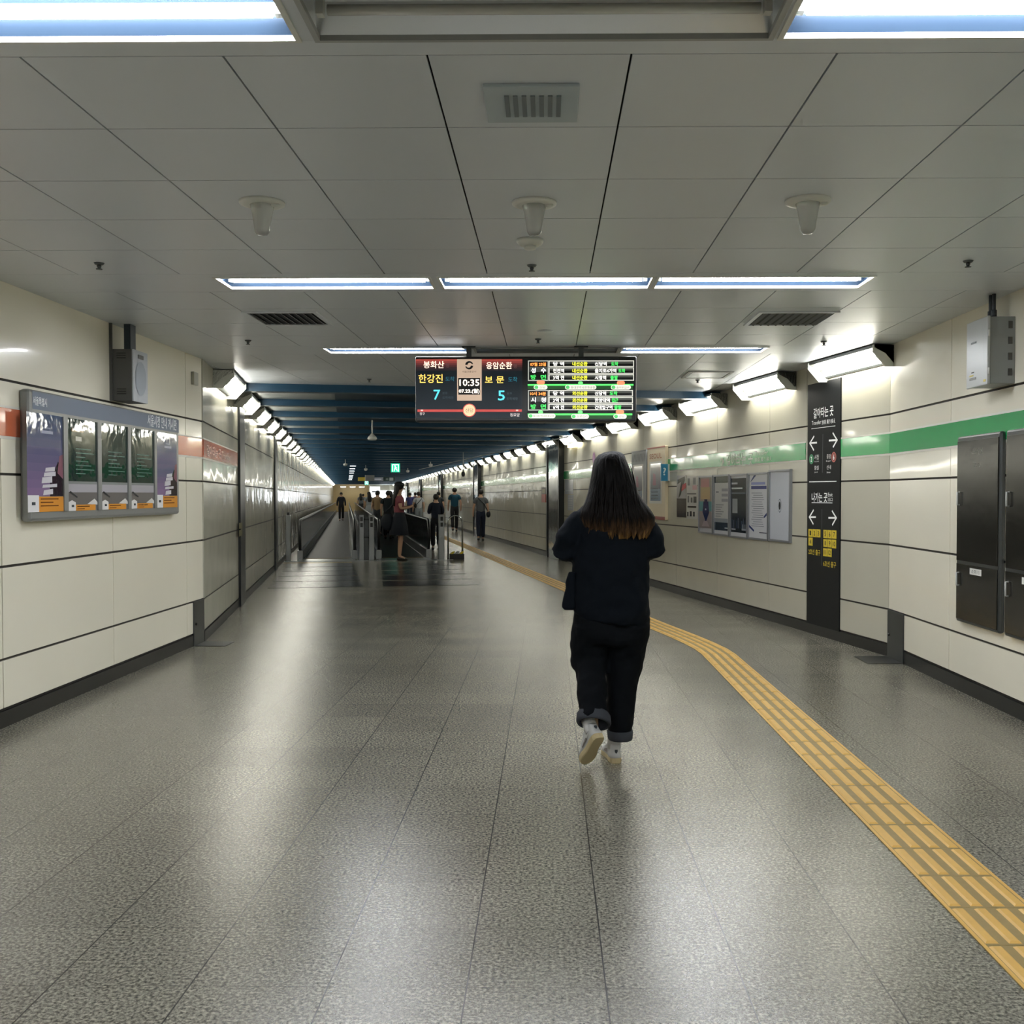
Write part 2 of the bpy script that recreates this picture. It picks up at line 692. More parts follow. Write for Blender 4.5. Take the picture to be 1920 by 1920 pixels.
# coloured bands along the walls
def band(name, P, u0, u1, m, o=.004):
    b = MB()
    b.pbox(P, u0, 1.752, u1, 1.955, -.01, o, flat('d9d6cc'))
    b.pbox(P, u0, 1.77, u1, 1.94, -.01, o + .002, m)
    return struct(b.build(name))


def cband(name, P, sgn, a, c, m):
    b = MB()
    for z0, z1, o, mm in ((1.752, 1.955, .004, flat('d9d6cc')), (1.77, 1.94, .006, m)):
        vs = [P.p(q * sgn, z + drop(q), oo) for oo in (-.005, o) for (q, z) in ((a, z0), (c, z0), (c, z1), (a, z1))]
        f = [(4, 5, 6, 7), (3, 7, 4, 0), (2, 6, 7, 3), (0, 4, 5, 1)]
        if sgn < 0:
            f = [t[::-1] for t in f]
        b.add(vs, f, mm)
    return struct(b.build(name))


band('trim_3', HL, BACKY, BLY, M_ORANGE)
band('trim_4', HR, -BRY, 9, M_GREEN)
cband('trim_5', CL, 1, SL0, 13.4, M_ORANGE)
g1 = cband('trim_6', CR, -1, SR0, 9.2, M_GREEN)
g2 = cband('trim_7', CR, -1, 9.97, SB, M_GREEN)
g3 = cband('trim_8', CR, -1, SB, SEND, M_GREEN)
# lettering printed on the bands
t = MB()
wt = flat('e4ebe2')
ptext(t, CR, '갈아타는 곳', 1362, 850, 1412, 874, .009, wt, .002)
ptext(t, CR, 'Transfer', 1415, 845, 1440, 853, .009, wt)
ptext(t, CR, '换乘 乗り換え', 1415, 857, 1447, 865, .009, wt)
ptext(t, CR, '↑', 1350, 858, 1358, 874, .009, wt, .002)
t.build('lettering', parent=g3)
t = MB()
ptext(t, CL, '갈아타는 곳 Transfer', 388, 841, 432, 860, .009, flat('e6cfc6'), .002)
t.build('lettering', parent=bpy.data.objects['trim_5'])

# steel cover plates where the walls bend
for P, u0, u1, nm, lb in ((HL, BLY - .29, BLY, 'steel_guide_cover', 'low grey steel shutter guide cover at the bend of the left wall'),
                          (HR, -BRY, -(BRY - .4), 'steel_guide_cover', 'low grey steel shutter guide cover at the bend of the right wall')):
    b = MB()
    b.pbox(P, u0, 0, u1, .413, -.03, .01, M_STEELD)
    o = b.build(nm, origin=P.p((u0 + u1) / 2, 0, 0), bevel=.002)
    tag(o, lb, 'guide cover')
    b = MB()
    q = P.p(u0 + .05, .2, .01)
    b.tube([q, q + P.n * .012], .012, M_BLACK)
    b.build('bolt', parent=o)
    b = MB()
    b.add([P.p(u0, .004, 0), P.p(u1, .004, 0), P.p(u1 + .0, .004, .3), P.p(u0, .004, .3)], [(0, 1, 2, 3)], M_STEELD)
    b.build('floor_plate', parent=o)

# ------------------------------------------------------------------ corridor ceiling
b = MB()
b.wbox(LL - .1, S1, 2.715, LR + .1, SEND + 14, 2.76, M_PLEN)
struct(b.build('ceiling_2'))
k = 0
s = S1
while s < SEND - 1:
    b = MB()
    b.wbox(LL, s, 2.63 if k else 2.62, LR, s + .16, 2.715, M_BLUE)
    struct(b.build('trim_%d' % (9 + k)))
    k += 1
    s += 2.0
NB = k
b = MB()
s = S1 + .16
while s < SEND - 3:
    b.wbox(-.15, s, 2.705, 3.5, s + 1.84, 2.715, M_BLUEP)
    s += 2.0
struct(b.build('ceiling_3'))

# ------------------------------------------------------------------ ceiling lamps
def make_lamp(lit):
    r = empty('ceiling_light', (0, 0, 0), 'x', 'ceiling light')
    b = MB()
    L2 = .64
    # trough: sloping reflector sides, flat top and end plates (open below)
    pr = [(-.165, .0), (-.12, .085), (-.05, .11), (.05, .11), (.12, .085), (.165, .0)]
    for i in range(5):
        (y0, z0), (y1, z1) = pr[i], pr[i + 1]
        b.add([(-L2, y0, z0), (L2, y0, z0), (L2, y1, z1), (-L2, y1, z1)], [(0, 1, 2, 3), (3, 2, 1, 0)][:1], M_REFL if lit else M_REFLO)
    for x in (-L2, L2):
        b.add([(x, y, z) for y, z in pr], [tuple(range(6))], M_REFL if lit else M_REFLO)
    b.build('reflector', parent=r)
    b = MB()
    for y0, y1 in ((-.172, -.158), (.158, .172)):
        b.box((-L2 - .008, y0, -.006), (L2 + .008, y1, .01), M_WHITE if lit else M_FRAME)
    for x0, x1 in ((-L2 - .008, -L2 + .008), (L2 - .008, L2 + .008)):
        b.box((x0, -.158, -.006), (x1, .158, .01), M_WHITE if lit else M_FRAME)
    b.build('frame', parent=r)
    for y in (-.062, .062):
        b = MB()
        b.tube([(-.59, y, .035), (.59, y, .035)], .019 if lit else .014, M_TUBE if lit else M_TUBEOFF, n=10)
        o = b.build('tube', parent=r)
        for x in (-.62, .6):
            b = MB()
            b.box((x, y - .014, .02), (x + .02, y + .014, .11), M_WHITE)
            b.build('lamp_holder', parent=o)
    return r


lampL, lampO = make_lamp(True), make_lamp(False)
used = set()
rowname = {3: 'nearest visible row', 4: 'middle row of three', 5: 'row just above the display board', 2: 'row above the viewer', 1: 'row behind the viewer', 0: 'rearmost row behind the viewer'}
for i, (r0, r1) in enumerate(ROWS):
    if i == 0:
        continue
    for j, x in enumerate((-1.345, -.012, 1.295)):
        lit = not (j == 1 and i in (3, 5, 2))
        pro = lampL if lit else lampO
        o = pro if pro.name not in used else copy_tree(pro)
        used.add(pro.name)
        o.location = (x, (r0 + r1) / 2 - .005, CEIL)
        o['label'] = '%s recessed tube light, %s of the %s' % ('glowing' if lit else 'unlit', ('left', 'middle', 'right')[j], rowname[i])
        o['group'] = 'recessed ceiling lights of the hall'


# ------------------------------------------------------------------ wall lamps
def make_wall_lamp():
    r = empty('wall_light', (0, 0, 0), 'x', 'wall light')
    # local x = away from wall, y = along wall
    L2 = .64
    pr = [(0, 0), (.2, 0), (.2, -.025), (.10, -.07), (.025, -.15), (0, -.15)]
    b = MB()
    b.loft([[(x, -L2, z) for x, z in pr], [(x, L2, z) for x, z in pr]], M_TRAY, True, False)
    b.build('housing', parent=r)
    for x, z in ((.165, -.075), (.085, -.13)):
        b = MB()
        b.tube([(x, -.59, z), (x, .59, z)], .015, M_TUBEW, n=8)
        b.build('tube', parent=r)
    for y in (-L2, L2 - .012):
        b = MB()
        b.loft([[(x, yy, z) for x, z in ((0, .0), (.212, 0), (.212, -.065), (.1, -.185), (0, -.185))] for yy in (y, y + .012)], M_WHITE, True, False)
        b.build('end_plate', parent=r)
    return r


wl = make_wall_lamp()
first = True
for side in (0, 1):
    s = 8.85 if side else 11.72
    n = 1
    while s < SEND - 2:
        if first:
            o = wl
            first = False
        else:
            o = copy_tree(wl)
        if side:
            o.location = W(LR, s, 2.695 if s < S1 else 2.67)
            o.rotation_euler = (0, 0, AL + pi)
            where = 'right'
        else:
            o.location = W(LL, s, 2.695 if s < S1 else 2.67)
            o.rotation_euler = (0, 0, AL)
            where = 'left'
        o['label'] = 'twin-tube wall light, %s of the row along the %s wall from the near end' % (ordinal(n), where)
        o['group'] = 'wall lights along the %s corridor wall' % where
        n += 1
        s += 2.0

# ------------------------------------------------------------------ ceiling fittings
b = MB()
Z = CEIL
x0, x1, y0, y1 = -.205, .1, 3.27, 3.585
b.box((x0, y0, Z - .012), (x1, y1, Z), mat('speaker_grille_frame', 'aebac2', .45))
o = b.build('ceiling_speaker', origin=(-.05, 3.43, Z), bevel=.003)
tag(o, 'blue-grey square grille in the ceiling just beyond the nearest lamps', 'ceiling speaker')
b = MB()
for k in range(7):
    xx = -.14 + k * .028
    b.box((xx, 3.34, Z - .016), (xx + .015, 3.52, Z - .012), mat('grille_slat', '70797f', .5))
b.build('grille', parent=o)

for (x, y), w in (((-1.26, 4.58), 'left'), ((-.06, 4.6), 'middle'), ((1.14, 4.58), 'right')):
    clear = mat('clear_plastic', 'f0f4f3', .12, spec=.7, coat=.5, trans=.6)
    r = empty('ceiling_sensor', (x, y, Z), 'white disc fitting with a frosted cone below it, %s of the three in a line' % w, 'ceiling sensor', 'cone fittings across the ceiling')
    b = MB()
    b.lathe((x, y, Z), [(.0, -.014), (.075, -.016), (.098, -.01), (.1, 0)], M_WHITE, 28)
    b.build('flange', parent=r)
    b = MB()
    b.lathe((x, y, Z), [(0, -.148), (.022, -.144), (.033, -.128), (.038, -.09), (.047, -.04), (.054, -.014)], clear, 24)
    b.build('cone', parent=r)
    b = MB()
    b.ell((x + .065, y - .02, Z - .018), (.02, .012, .01), M_WHITE)
    b.build('clip', parent=r)

r = empty('smoke_detector', (-.09, 5.27, Z), 'round white smoke detector on the ceiling before the middle lamps', 'smoke detector')
b = MB()
b.lathe((-.09, 5.27, Z), [(.0, -.03), (.045, -.032), (.062, -.022), (.068, -.012), (.068, 0)], M_WHITE, 24)
b.build('housing', parent=r)
b = MB()
b.lathe((-.09, 5.27, Z), [(0, -.05), (.028, -.048), (.032, -.038), (.03, -.03)], M_WHITE, 20)
b.build('sensing_chamber', parent=r)


def sprinkler(x, y, label, big=.72):
    r = empty('sprinkler', (x, y, Z), label, 'sprinkler', 'ceiling sprinklers')
    dk = mat('sprinkler_metal', '5a5f62', .35, metal=.7)
    b = MB()
    b.lathe((x, y, Z), [(.0, -.01), (.03 * big, -.01), (.04 * big, 0)], dk, 18)
    b.build('escutcheon', parent=r)
    b = MB()
    b.lathe((x, y, Z), [(.0, -.05 * big), (.024 * big, -.05 * big), (.024 * big, -.045 * big), (.007, -.043 * big), (.012, -.02), (.012, -.012)], dk, 14)
    b.build('deflector', parent=r)


for x, y, l in ((-.09, 5.85, 'small grey sprinkler just before the middle tube lights'), (-2.5, 5.77, 'small dark sprinkler near the left wall before the middle lamps'),
                (2.32, 5.77, 'small dark sprinkler near the right wall before the middle lamps'), (-2.51, 8.67, 'small dark sprinkler near the left wall beyond the air grille'),
                (2.33, 8.79, 'dark sprinkler near the right wall beyond the air grille'), (1.69, 11.72, 'far sprinkler beside the access hatch'),
                (-.08, 8.62, 'dark sprinkler right above the display board'), (-2.0, 11.6, 'far sprinkler near the blue beam on the left')):
    sprinkler(x, y, l)
b = MB()
b.lathe((-.02, 8.2, Z), [(0, -.008), (.06, -.008), (.065, 0)], M_TILE, 20)
tag(b.build('cover_disc', origin=(-.02, 8.2, Z)), 'flat round cover disc on the ceiling before the display board', 'cover disc')

for x0, x1, y0, y1, w in ((-2.13, -1.66, 7.33, 7.84, 'left'), (1.52, 2.03, 7.37, 7.9, 'right')):
    r = empty('air_grille', ((x0 + x1) / 2, (y0 + y1) / 2, Z), 'square slatted air grille in the %s half of the ceiling' % w, 'air vent', 'square air grilles')
    b = MB()
    e = .03
    for a in ((x0 - e, y0 - e, x1 + e, y0), (x0 - e, y1, x1 + e, y1 + e), (x0 - e, y0, x0, y1), (x1, y0, x1 + e, y1)):
        b.box((a[0], a[1], Z - .01), (a[2], a[3], Z), M_TILE)
    b.build('frame', parent=r)
    b = MB()
    b.box((x0, y0, Z - .002), (x1, y1, Z), mat('vent_dark', '22262c', .6))
    n = 9
    for k in range(n):
        xx = x0 + (x1 - x0) * (k + .3) / n
        b.add([(xx, y0, Z - .002), (xx, y1, Z - .002), (xx + .022, y1, Z - .014), (xx + .022, y0, Z - .014)], [(0, 1, 2, 3)], mat('vent_slat', '5b6066', .4))
    b.build('slats', parent=r)
b = MB()
for a in ((1.48, 10.93, 1.96, 10.96), (1.48, 11.5, 1.96, 11.53), (1.48, 10.96, 1.51, 11.5), (1.93, 10.96, 1.96, 11.5)):
    b.box((a[0], a[1], Z - .008), (a[2], a[3], Z), M_FRAME)
b.box((1.53, 10.98, Z - .005), (1.91, 11.48, Z), M_TILE)
tag(b.build('access_hatch', origin=(1.72, 11.2, Z)), 'square ceiling access hatch near the blue beam on the right', 'access hatch')

# ------------------------------------------------------------------ hanging display board
BY = 9.0
BP = Plane((0, BY, 0), (1, 0, 0), (0, -1, 0))
r = empty('display_board', (-.19, BY + .09, 2.04), 'black hanging train arrival display with time and station names', 'display board')
u0, z0, u1, z1 = -1.15, 2.045, .768, 2.61
blk = mat('board_black', '11171c', .35)
b = MB()
b.pbox(BP, u0, z0, u1, z1, -.18, 0, blk)
b.build('housing', parent=r, bevel=.012)
for x, w in ((878, 'l'), (1090, 'r')):
    u = BP.at(x, 655)[0]
    b = MB()
    b.box((u - .022, BY + .06, z1), (u + .022, BY + .11, CEIL), M_STEELD)
    b.box((u - .06, BY + .04, CEIL - .012), (u + .06, BY + .13, CEIL), M_STEELD)
    b.build('hanger', parent=r)


def art(P, boxes, name, parent, off=.002, step=.0007):
    """flat printed patches: (x0,y0,x1,y1,colour[,emission]) in plane coordinates"""
    b = MB()
    for i, q in enumerate(boxes):
        u0, z0, u1, z1, c = q[:5]
        mm = c if not isinstance(c, str) else flat(c, .35, q[5] if len(q) > 5 else 0)
        b.rect(P, u0, z0, u1, z1, off + i * step, mm)
    return b.build(name, parent=parent)


def B(x0, y0, x1, y1, off=0):
    return BP.box(x0, y0, x1, y1, off)


E1 = 0.55


def em(c, e=E1):
    return mat('glow_%s_%g' % (c, e), c, .5, emit=e * .55)


def lz(x, y):
    """zoom pixels of the board to photo pixels"""
    return 760 + x / 4.174, 640 + y / 4.174


def zb(x0, y0, x1, y1):
    a, c = lz(x0, y0), lz(x1, y1)
    return B(a[0], a[1], c[0], c[1])


scr = MB()
q = zb(82, 140, 915, 600)
scr.rect(BP, *q, .001, em('1d2a35', .12))
# headers, darkening downwards as printed bands
for k, c in enumerate(('a8483f', '8a3c38', '6b3132', '4c2729', '352326', '2a2227')):
    for a, d in ((82, 405), (598, 915)):
        y0, y1 = 140 + k * 15, 155 + k * 15
        scr.rect(BP, *zb(a, y0, d, y1), .002, em(c, .4))
q = zb(95, 533, 912, 552)
scr.rect(BP, *q, .0022, em('b5443f', .5))
for x in (130, 875):
    scr.rect(BP, *zb(x - 9, 535, x + 9, 546), .003, em('e8c8c0', .5))
left = scr.build('left_screen', parent=r)


def disc(P, u, z, rad, off, m, n=28, ru=None):
    ru = ru or rad
    mb = MB()
    mb.poly(P, [(u + ru * cos(2 * pi * k / n), z + rad * sin(2 * pi * k / n)) for k in range(n)], off, m)
    return mb


cx, cz = BP.at(*lz(501, 540))
mb = disc(BP, cx, cz, .058, .003, em('c2564a', .5))
mb.poly(BP, [(cx + .05 * cos(2 * pi * k / 28), cz + .05 * sin(2 * pi * k / 28)) for k in range(28)], .0035, em('e9c9a0', .5))
x0, y0 = lz(470, 525)
x1, y1 = lz(532, 556)
ptext(mb, BP, '신당', x0, y0, x1, y1, .004, em('8f6a4c', .2))
mb.build('station_disc', parent=r)
# centre clock plate
mb = MB()
q = zb(405, 140, 598, 465)
mb.pbox(BP, q[0], q[1], q[2], q[3], .001, .006, mat('clock_plate', 'b29a86', .4, emit=.3))
plate_o = mb.build('clock_plate', parent=r, bevel=.004)
mb = MB()
mb.rect(BP, *zb(415, 288, 585, 418), .007, em('14161a', .05))
for s_, a in (('10:35', (425, 298, 578, 348)), ('07.23.(월)', (420, 372, 580, 410))):
    p0, p1 = lz(a[0], a[1]), lz(a[2], a[3])
    ptext(mb, BP, s_, p0[0], p0[1], p1[0], p1[1], .008, em('fff1e2', 1.0), .0012)
mb.build('clock_digits', parent=plate_o)
mb = MB()
c0, c1 = BP.at(*lz(500, 188))
dk = flat('22303a')
for k in range(2):      # round emblem of two interlocked arcs
    a0 = k * pi
    pts = []
    for i in range(15):
        t = a0 + .35 + i * (pi - .5) / 14
        pts.append((c0 + .036 * cos(t), c1 + .036 * sin(t)))
    for i in range(15):
        t = a0 + .35 + (14 - i) * (pi - .5) / 14
        rr = .014 + .012 * i / 14
        pts.append((c0 + rr * cos(t), c1 + rr * sin(t)))
    n = 15
    mb.add([BP.p(u, z, .0075) for u, z in pts], [(i, i + 1, 28 - i, 29 - i) for i in range(14)], dk)
p0, p1 = lz(445, 230), lz(555, 245)
ptext(mb, BP, '서울교통공사', p0[0], p0[1], p1[0], p1[1], .0075, flat('5d4c42'))
mb.build('emblem', parent=plate_o)

mb = MB()


def bt(s_, x0, y0, x1, y1, c, e=E1, bold=.0008):
    p0, p1 = lz(x0, y0), lz(x1, y1)
    ptext(mb, BP, s_, p0[0], p0[1], p1[0], p1[1], .0045, em(c, e), bold)


bt('봉화산', 143, 155, 303, 210, 'ffe2c8', .8)
bt('행', 315, 172, 342, 205, '6a4a4a', .3)
bt('응암순환', 633, 162, 835, 216, 'ffe2c8', .8)
bt('행', 845, 178, 872, 210, '6a4a4a', .3)
bt('한강진', 104, 258, 292, 325, 'f5c860', .8)
bt('도착', 314, 276, 385, 312, '2f6d80', .5, 0)
bt('보', 624, 275, 682, 322, 'f5c860', .8)
bt('문', 712, 275, 772, 326, 'f5c860', .8)
bt('도착', 805, 278, 876, 318, '2f7f93', .5, 0)
bt('7', 222, 380, 272, 456, '4fb8c8', .8, .0015)
bt('5', 726, 386, 778, 462, '4fb8c8', .8, .0015)
bt('분후', 290, 395, 330, 415, '44555f', .3, 0)
bt('도착예정', 290, 430, 375, 452, '44555f', .3, 0)
bt('분후', 795, 398, 835, 416, '56666e', .3, 0)
bt('도착예정', 792, 438, 878, 460, '56666e', .3, 0)
bt('청구', 112, 556, 152, 578, 'e8dcd8', .5, 0)
bt('동묘앞', 820, 562, 895, 588, 'e8dcd8', .5, 0)
mb.build('left_lettering', parent=r)

# right screen: two route tables
scr = MB()
scr.rect(BP, *zb(955, 140, 1795, 612), .001, em('10161a', .05))
for t0 in (0, 231):
    scr.rect(BP, *zb(960, 150 + t0, 1120, 310 + t0), .0015, em('b9bcb4', .45))
    scr.rect(BP, *zb(967, 157 + t0, 1114, 303 + t0), .002, em('15191b', .05))
    scr.rect(BP, *zb(972, 200 + t0, 1110, 240 + t0), .0023, em('5c605e', .2))
    for k in range(3):
        y = 150 + t0 + k * 54
        w_ = 1790 - t0 * .04
        scr.rect(BP, *zb(1122, y, w_, y + 50), .0015, em('d7d6cc', .5))
        scr.rect(BP, *zb(1129, y + 7, w_ - 7, y + 44), .002, em('5f615d', .2))
        scr.rect(BP, *zb(1129, y + 24, w_ - 7, y + 44), .0023, em('15191b', .05))
    scr.rect(BP, *zb(958, 334 + t0, 1785 - t0 * .04, 348 + t0), .002, em('4fdc5f', .75))
    scr.rect(BP, *zb(958, 350 + t0, 1780 - t0 * .04, 376 + t0), .0018, em('2a5a30', .2))
scr.build('right_screen', parent=r)
mb = MB()


def pill(x0, y0, x1, y1, c, e=.55, off=.003):
    u0, z0, u1, z1 = zb(x0, y0, x1, y1)
    rr = min((z1 - z0) / 2, (u1 - u0) / 2)
    pts = []
    for cx_, cz_, a0 in ((u1 - rr, z1 - rr, 0), (u0 + rr, z1 - rr, pi / 2), (u0 + rr, z0 + rr, pi), (u1 - rr, z0 + rr, 3 * pi / 2)):
        pts += [(cx_ + rr * cos(a0 + i * pi / 8), cz_ + rr * sin(a0 + i * pi / 8)) for i in range(5)]
    mb.poly(BP, pts, off, em(c, e))


for x0, x1, y0 in ((1005, 1112, 342), (1250, 1495, 342), (1608, 1765, 342), (960, 1175, 566), (1297, 1437, 570), (1628, 1732, 570)):
    pill(x0, y0, x1, y0 + 36, 'e6e6d6')
    pill(x0 + 5, y0 + 4, x0 + 36, y0 + 32, '55c06a', .5, .0036)
for x0, x1, y0 in ((1028, 1092, 306), (1655, 1718, 310), (1647, 1712, 537)):
    pill(x0, y0, x1, y0 + 32, 'f08a62', .6, .004)
for x0, y0 in ((1352, 314), (1040, 541), (1350, 541)):
    pill(x0, y0, x0 + 38, y0 + 26, '6fe37a', .6, .004)
bt('07월 23일', 978, 166, 1100, 193, 'ff9a4a', .9)
bt('10시 34분', 978, 396, 1100, 423, 'ff9a4a', .9)
for t0, a, c2 in ((0, '성', '수'), (231, '시', '청')):
    bt(a, 985, 208 + t0, 1020, 246 + t0, 'f2f2f2', .9)
    bt(c2, 1062, 208 + t0, 1100, 246 + t0, 'f2f2f2', .9)
    bt('방', 982, 262 + t0, 1022, 298 + t0, '44e060', .9)
    bt('면', 1060, 262 + t0, 1100, 298 + t0, '44e060', .9)
rows = [('당 역', '내선순환', '신당역', '도착', 1575, 1612, 1665), ('전전역', '내선순환', '을지로4가역', '도착', 1650, 1668, 1720), ('3역 전', '내선순환', '시청역', '출발', 1570, 1605, 1662),
        ('당 역', '외선순환', '신당역', '도착', 1570, 1600, 1660), ('3역 전', '외선순환', '한양대역', '접근', 1600, 1616, 1665), ('6역 전', '외선순환', '건대입구역', '출발', 1620, 1636, 1690)]
for i, (a, c, d, e, xe, xs, xf) in enumerate(rows):
    y = 161 + (i % 3) * 54 + (231 if i > 2 else 0)
    bt(a, 1157, y, 1242, y + 30, 'f4f2ea', .9)
    bt(c, 1308, y, 1425, y + 30, 'dfe23a', .85)
    bt(d, 1484, y, xe, y + 30, 'f4f2ea', .9)
    bt(e, xs, y, xf, y + 30, '44e060', .85)
bt('신당', 1050, 352, 1095, 370, '6b6b62', .1, 0)
bt('동대문역사문화공원', 1295, 350, 1485, 372, '6b6b62', .1, 0)
bt('을지로입구', 1652, 352, 1752, 370, '6b6b62', .1, 0)
bt('동대문역사문화공원', 1000, 576, 1165, 594, '6b6b62', .1, 0)
bt('상왕십리', 1340, 578, 1425, 596, '6b6b62', .1, 0)
bt('신당', 1672, 578, 1715, 596, '6b6b62', .1, 0)
mb.build('right_lettering', parent=r)

# ------------------------------------------------------------------ left wall: poster case
FO = .07
r = empty('poster_case', HL.p((6.45 + 9.04) / 2, 1.25, 0), 'wide grey wall case with blue header and five glazed posters', 'poster case')
u0, u1 = HL.at(36, 850)[0], HL.at(336, 850, FO)[0]
z0 = 1.243
z1 = 2.075
grey = mat('case_grey', '8d8f8e', .35, metal=.4)
b = MB()
b.pbox(HL, u0, z0, u1, z1, 0, FO, grey)
b.build('frame', parent=r, bevel=.02)
FP = Plane(HL.p(0, 0, FO), HL.u, HL.n)
hz = FP.at(45, 764)[1]
b = MB()
b.rect(FP, u0 + .03, hz, u1 - .01, z1 - .012, .002, flat('55647c', .4))
ptext(b, FP, '서울특별시', 62, 745, 88, 761, .003, flat('dfe4ea'), .001)
ptext(b, FP, '서울시정 안내 게시판', 277, 782, 331, 803, .003, flat('dfe4ea'), .001)
b.build('header_panel', parent=r)
cols = []
for xa, xb in ((50, 117), (125, 181), (188, 238), (243.5, 287.5), (292, 331)):
    cols.append((FP.at(xa, 880)[0], FP.at(xb, 880)[0]))
zt, zb_ = hz - .02, z0 + .06
acr = mat('poster_cover_sheet', '202020', .04, spec=.5)


def gloss(h):
    return mat('gloss_' + h, h, .05, bump=(7, .02, .1), spec=.6)


for i, (a, c) in enumerate(cols):
    w_ = c - a
    h_ = zt - zb_
    U = lambda t: a + w_ * t
    V = lambda t: zb_ + h_ * t
    b = MB()
    if i in (0, 4):
        n = 10
        for k in range(n):
            t = k / (n - 1)
            c0, c1_ = (0x8a, 0x72, 0x98), (0x4a, 0x5a, 0x78)
            cc = '%02x%02x%02x' % tuple(int(p + (q - p) * t) for p, q in zip(c0, c1_))
            b.rect(FP, U(0), V(.16 + .84 * k / n), U(1), V(.16 + .84 * (k + 1) / n), .002, gloss(cc))
        b.poly(FP, [(U(.62), V(.16)), (U(1), V(.16)), (U(1), V(.42)), (U(.86), V(.52)), (U(.72), V(.40)), (U(.62), V(.30))], .003, gloss('2a2028'))
        b.poly(FP, [(U(.84), V(.40)), (U(1), V(.34)), (U(1), V(.60)), (U(.9), V(.58))], .0032, gloss('8d5f6c'))
        for k, (p0, p1, q0, q1) in enumerate(((.42, .70, .17, .22), (.40, .82, .245, .275), (.38, .68, .29, .35), (.44, .78, .36, .40), (.48, .76, .41, .45))):
            b.poly(FP, [(U(p0), V(q0)), (U(p1), V(q0 + .01)), (U(p1), V(q1 + .015)), (U(p0 + .02), V(q1))], .004, gloss('d9d6de'))
        b.rect(FP, U(.4), V(.80), U(.72), V(.83), .003, gloss('aab0c8'))
        b.rect(FP, U(.45), V(.85), U(.65), V(.865), .003, gloss('9aa2bc'))
        b.rect(FP, U(0), V(0), U(.3), V(.17), .005, gloss('eeeef0'))
        b.rect(FP, U(.1), V(.07), U(.2), V(.10), .006, gloss('4a4f55'))
        b.rect(FP, U(.3), V(0), U(1), V(.155), .005, gloss('e39a3c'))
        for k in range(3):
            b.rect(FP, U(.34), V(.125 - .035 * k), U(.85 - .15 * (k % 2)), V(.137 - .035 * k), .006, gloss('7a4a20'))
    else:
        b.rect(FP, U(0), V(.29), U(1), V(1), .002, gloss('14302a'))
        b.rect(FP, U(0), V(.29), U(1), V(.32), .003, gloss('8f9292'))
        b.rect(FP, U(0), V(.2), U(1), V(.29), .002, gloss('b5b2ba'))
        b.rect(FP, U(0), V(.06), U(1), V(.2), .002, gloss('74706e'))
        b.poly(FP, [(U(.05), V(.2)), (U(.3), V(.14)), (U(.33), V(.15)), (U(.1), V(.215))], .004, gloss('35383c'))
        b.poly(FP, [(U(.65), V(.07)), (U(.9), V(.13)), (U(1), V(.09)), (U(1), V(.06))], .004, gloss('e6e4e0'))
        b.poly(FP, [(U(0), V(0)), (U(.26), V(0)), (U(.26), V(.09)), (U(.14), V(.115)), (U(0), V(.09))], .005, gloss('eceaea'))
        b.rect(FP, U(.12), V(.04), U(.2), V(.065), .006, gloss('4a4f55'))
        b.rect(FP, U(.26), V(0), U(.93), V(.065), .005, gloss('e39a3c'))
        b.rect(FP, U(.3), V(.04), U(.72), V(.05), .006, gloss('6a3f1c'))
        b.rect(FP, U(.3), V(.015), U(.55), V(.023), .006, gloss('6a3f1c'))
        for k in range(7):
            zz = .40 + k * .045
            b.rect(FP, U(.28), V(zz), U(.6 + .1 * ((k * 3) % 4)), V(zz + .012), .003, gloss('5f7d74'))
        if i == 1:
            b.rect(FP, U(.15), V(.86), U(.55), V(.89), .003, gloss('8a6a3c'))
            b.rect(FP, U(.28), V(.76), U(.48), V(.81), .003, gloss('b5b5b0'))
    b.build('poster', parent=r)
for i in range(4):
    a, c = cols[i][1], cols[i + 1][0]
    b = MB()
    b.pbox(FP, a, zb_, c, zt, 0, .012, grey)
    b.build('divider', parent=r)

# ------------------------------------------------------------------ left wall: speaker box
r = empty('wall_speaker_box', HL.p(7.93, 2.12, 0), 'dark grey metal box with pale oval front hung above the poster case', 'speaker box')
b = MB()
b.pbox(HL, 7.79, 2.12, 8.07, 2.51, .02, .165, M_DKBOX)
for k in range(3):
    for zz in (2.17, 2.44):
        b.box((XL + .05, 7.787, zz + k * .018), (XL + .12, 7.79, zz + .007 + k * .018), M_BLACK)
b.build('housing', parent=r, bevel=.004)
b = MB()
b.pbox(HL, 7.79, 2.12, 8.07, 2.51, .165, .175, mat('box_front', 'aeb4bb', .4))
front = b.build('front_cover', parent=r)
mb = disc(HL, 7.93, 2.30, .13, .178, mat('oval_plate', '8d96a2', .35), 28, .105)
mb.build('oval_plate', parent=front)
b = MB()
b.pbox(HL, 7.88, 2.45, 7.98, 2.48, .175, .18, M_DKBOX)
b.build('label_plate', parent=front)
b = MB()
b.pbox(HL, 7.83, 2.51, 7.93, CEIL, .09, .14, mat('bracket_blue', '26333d', .4))
b.build('bracket', parent=r)
b = MB()
b.pbox(HL, 7.775, 2.12, 7.79, CEIL, 0, .02, M_DKBOX)
b.build('back_rail', parent=r)
b = MB()
b.pbox(HL, 9.56, 2.43, 9.68, 2.55, 0, .03, mat('small_box', '9a9a8c', .3))
tag(b.build('junction_box', origin=HL.p(9.62, 2.43, 0), bevel=.004), 'small square box high on the left wall beside the bend', 'junction box')

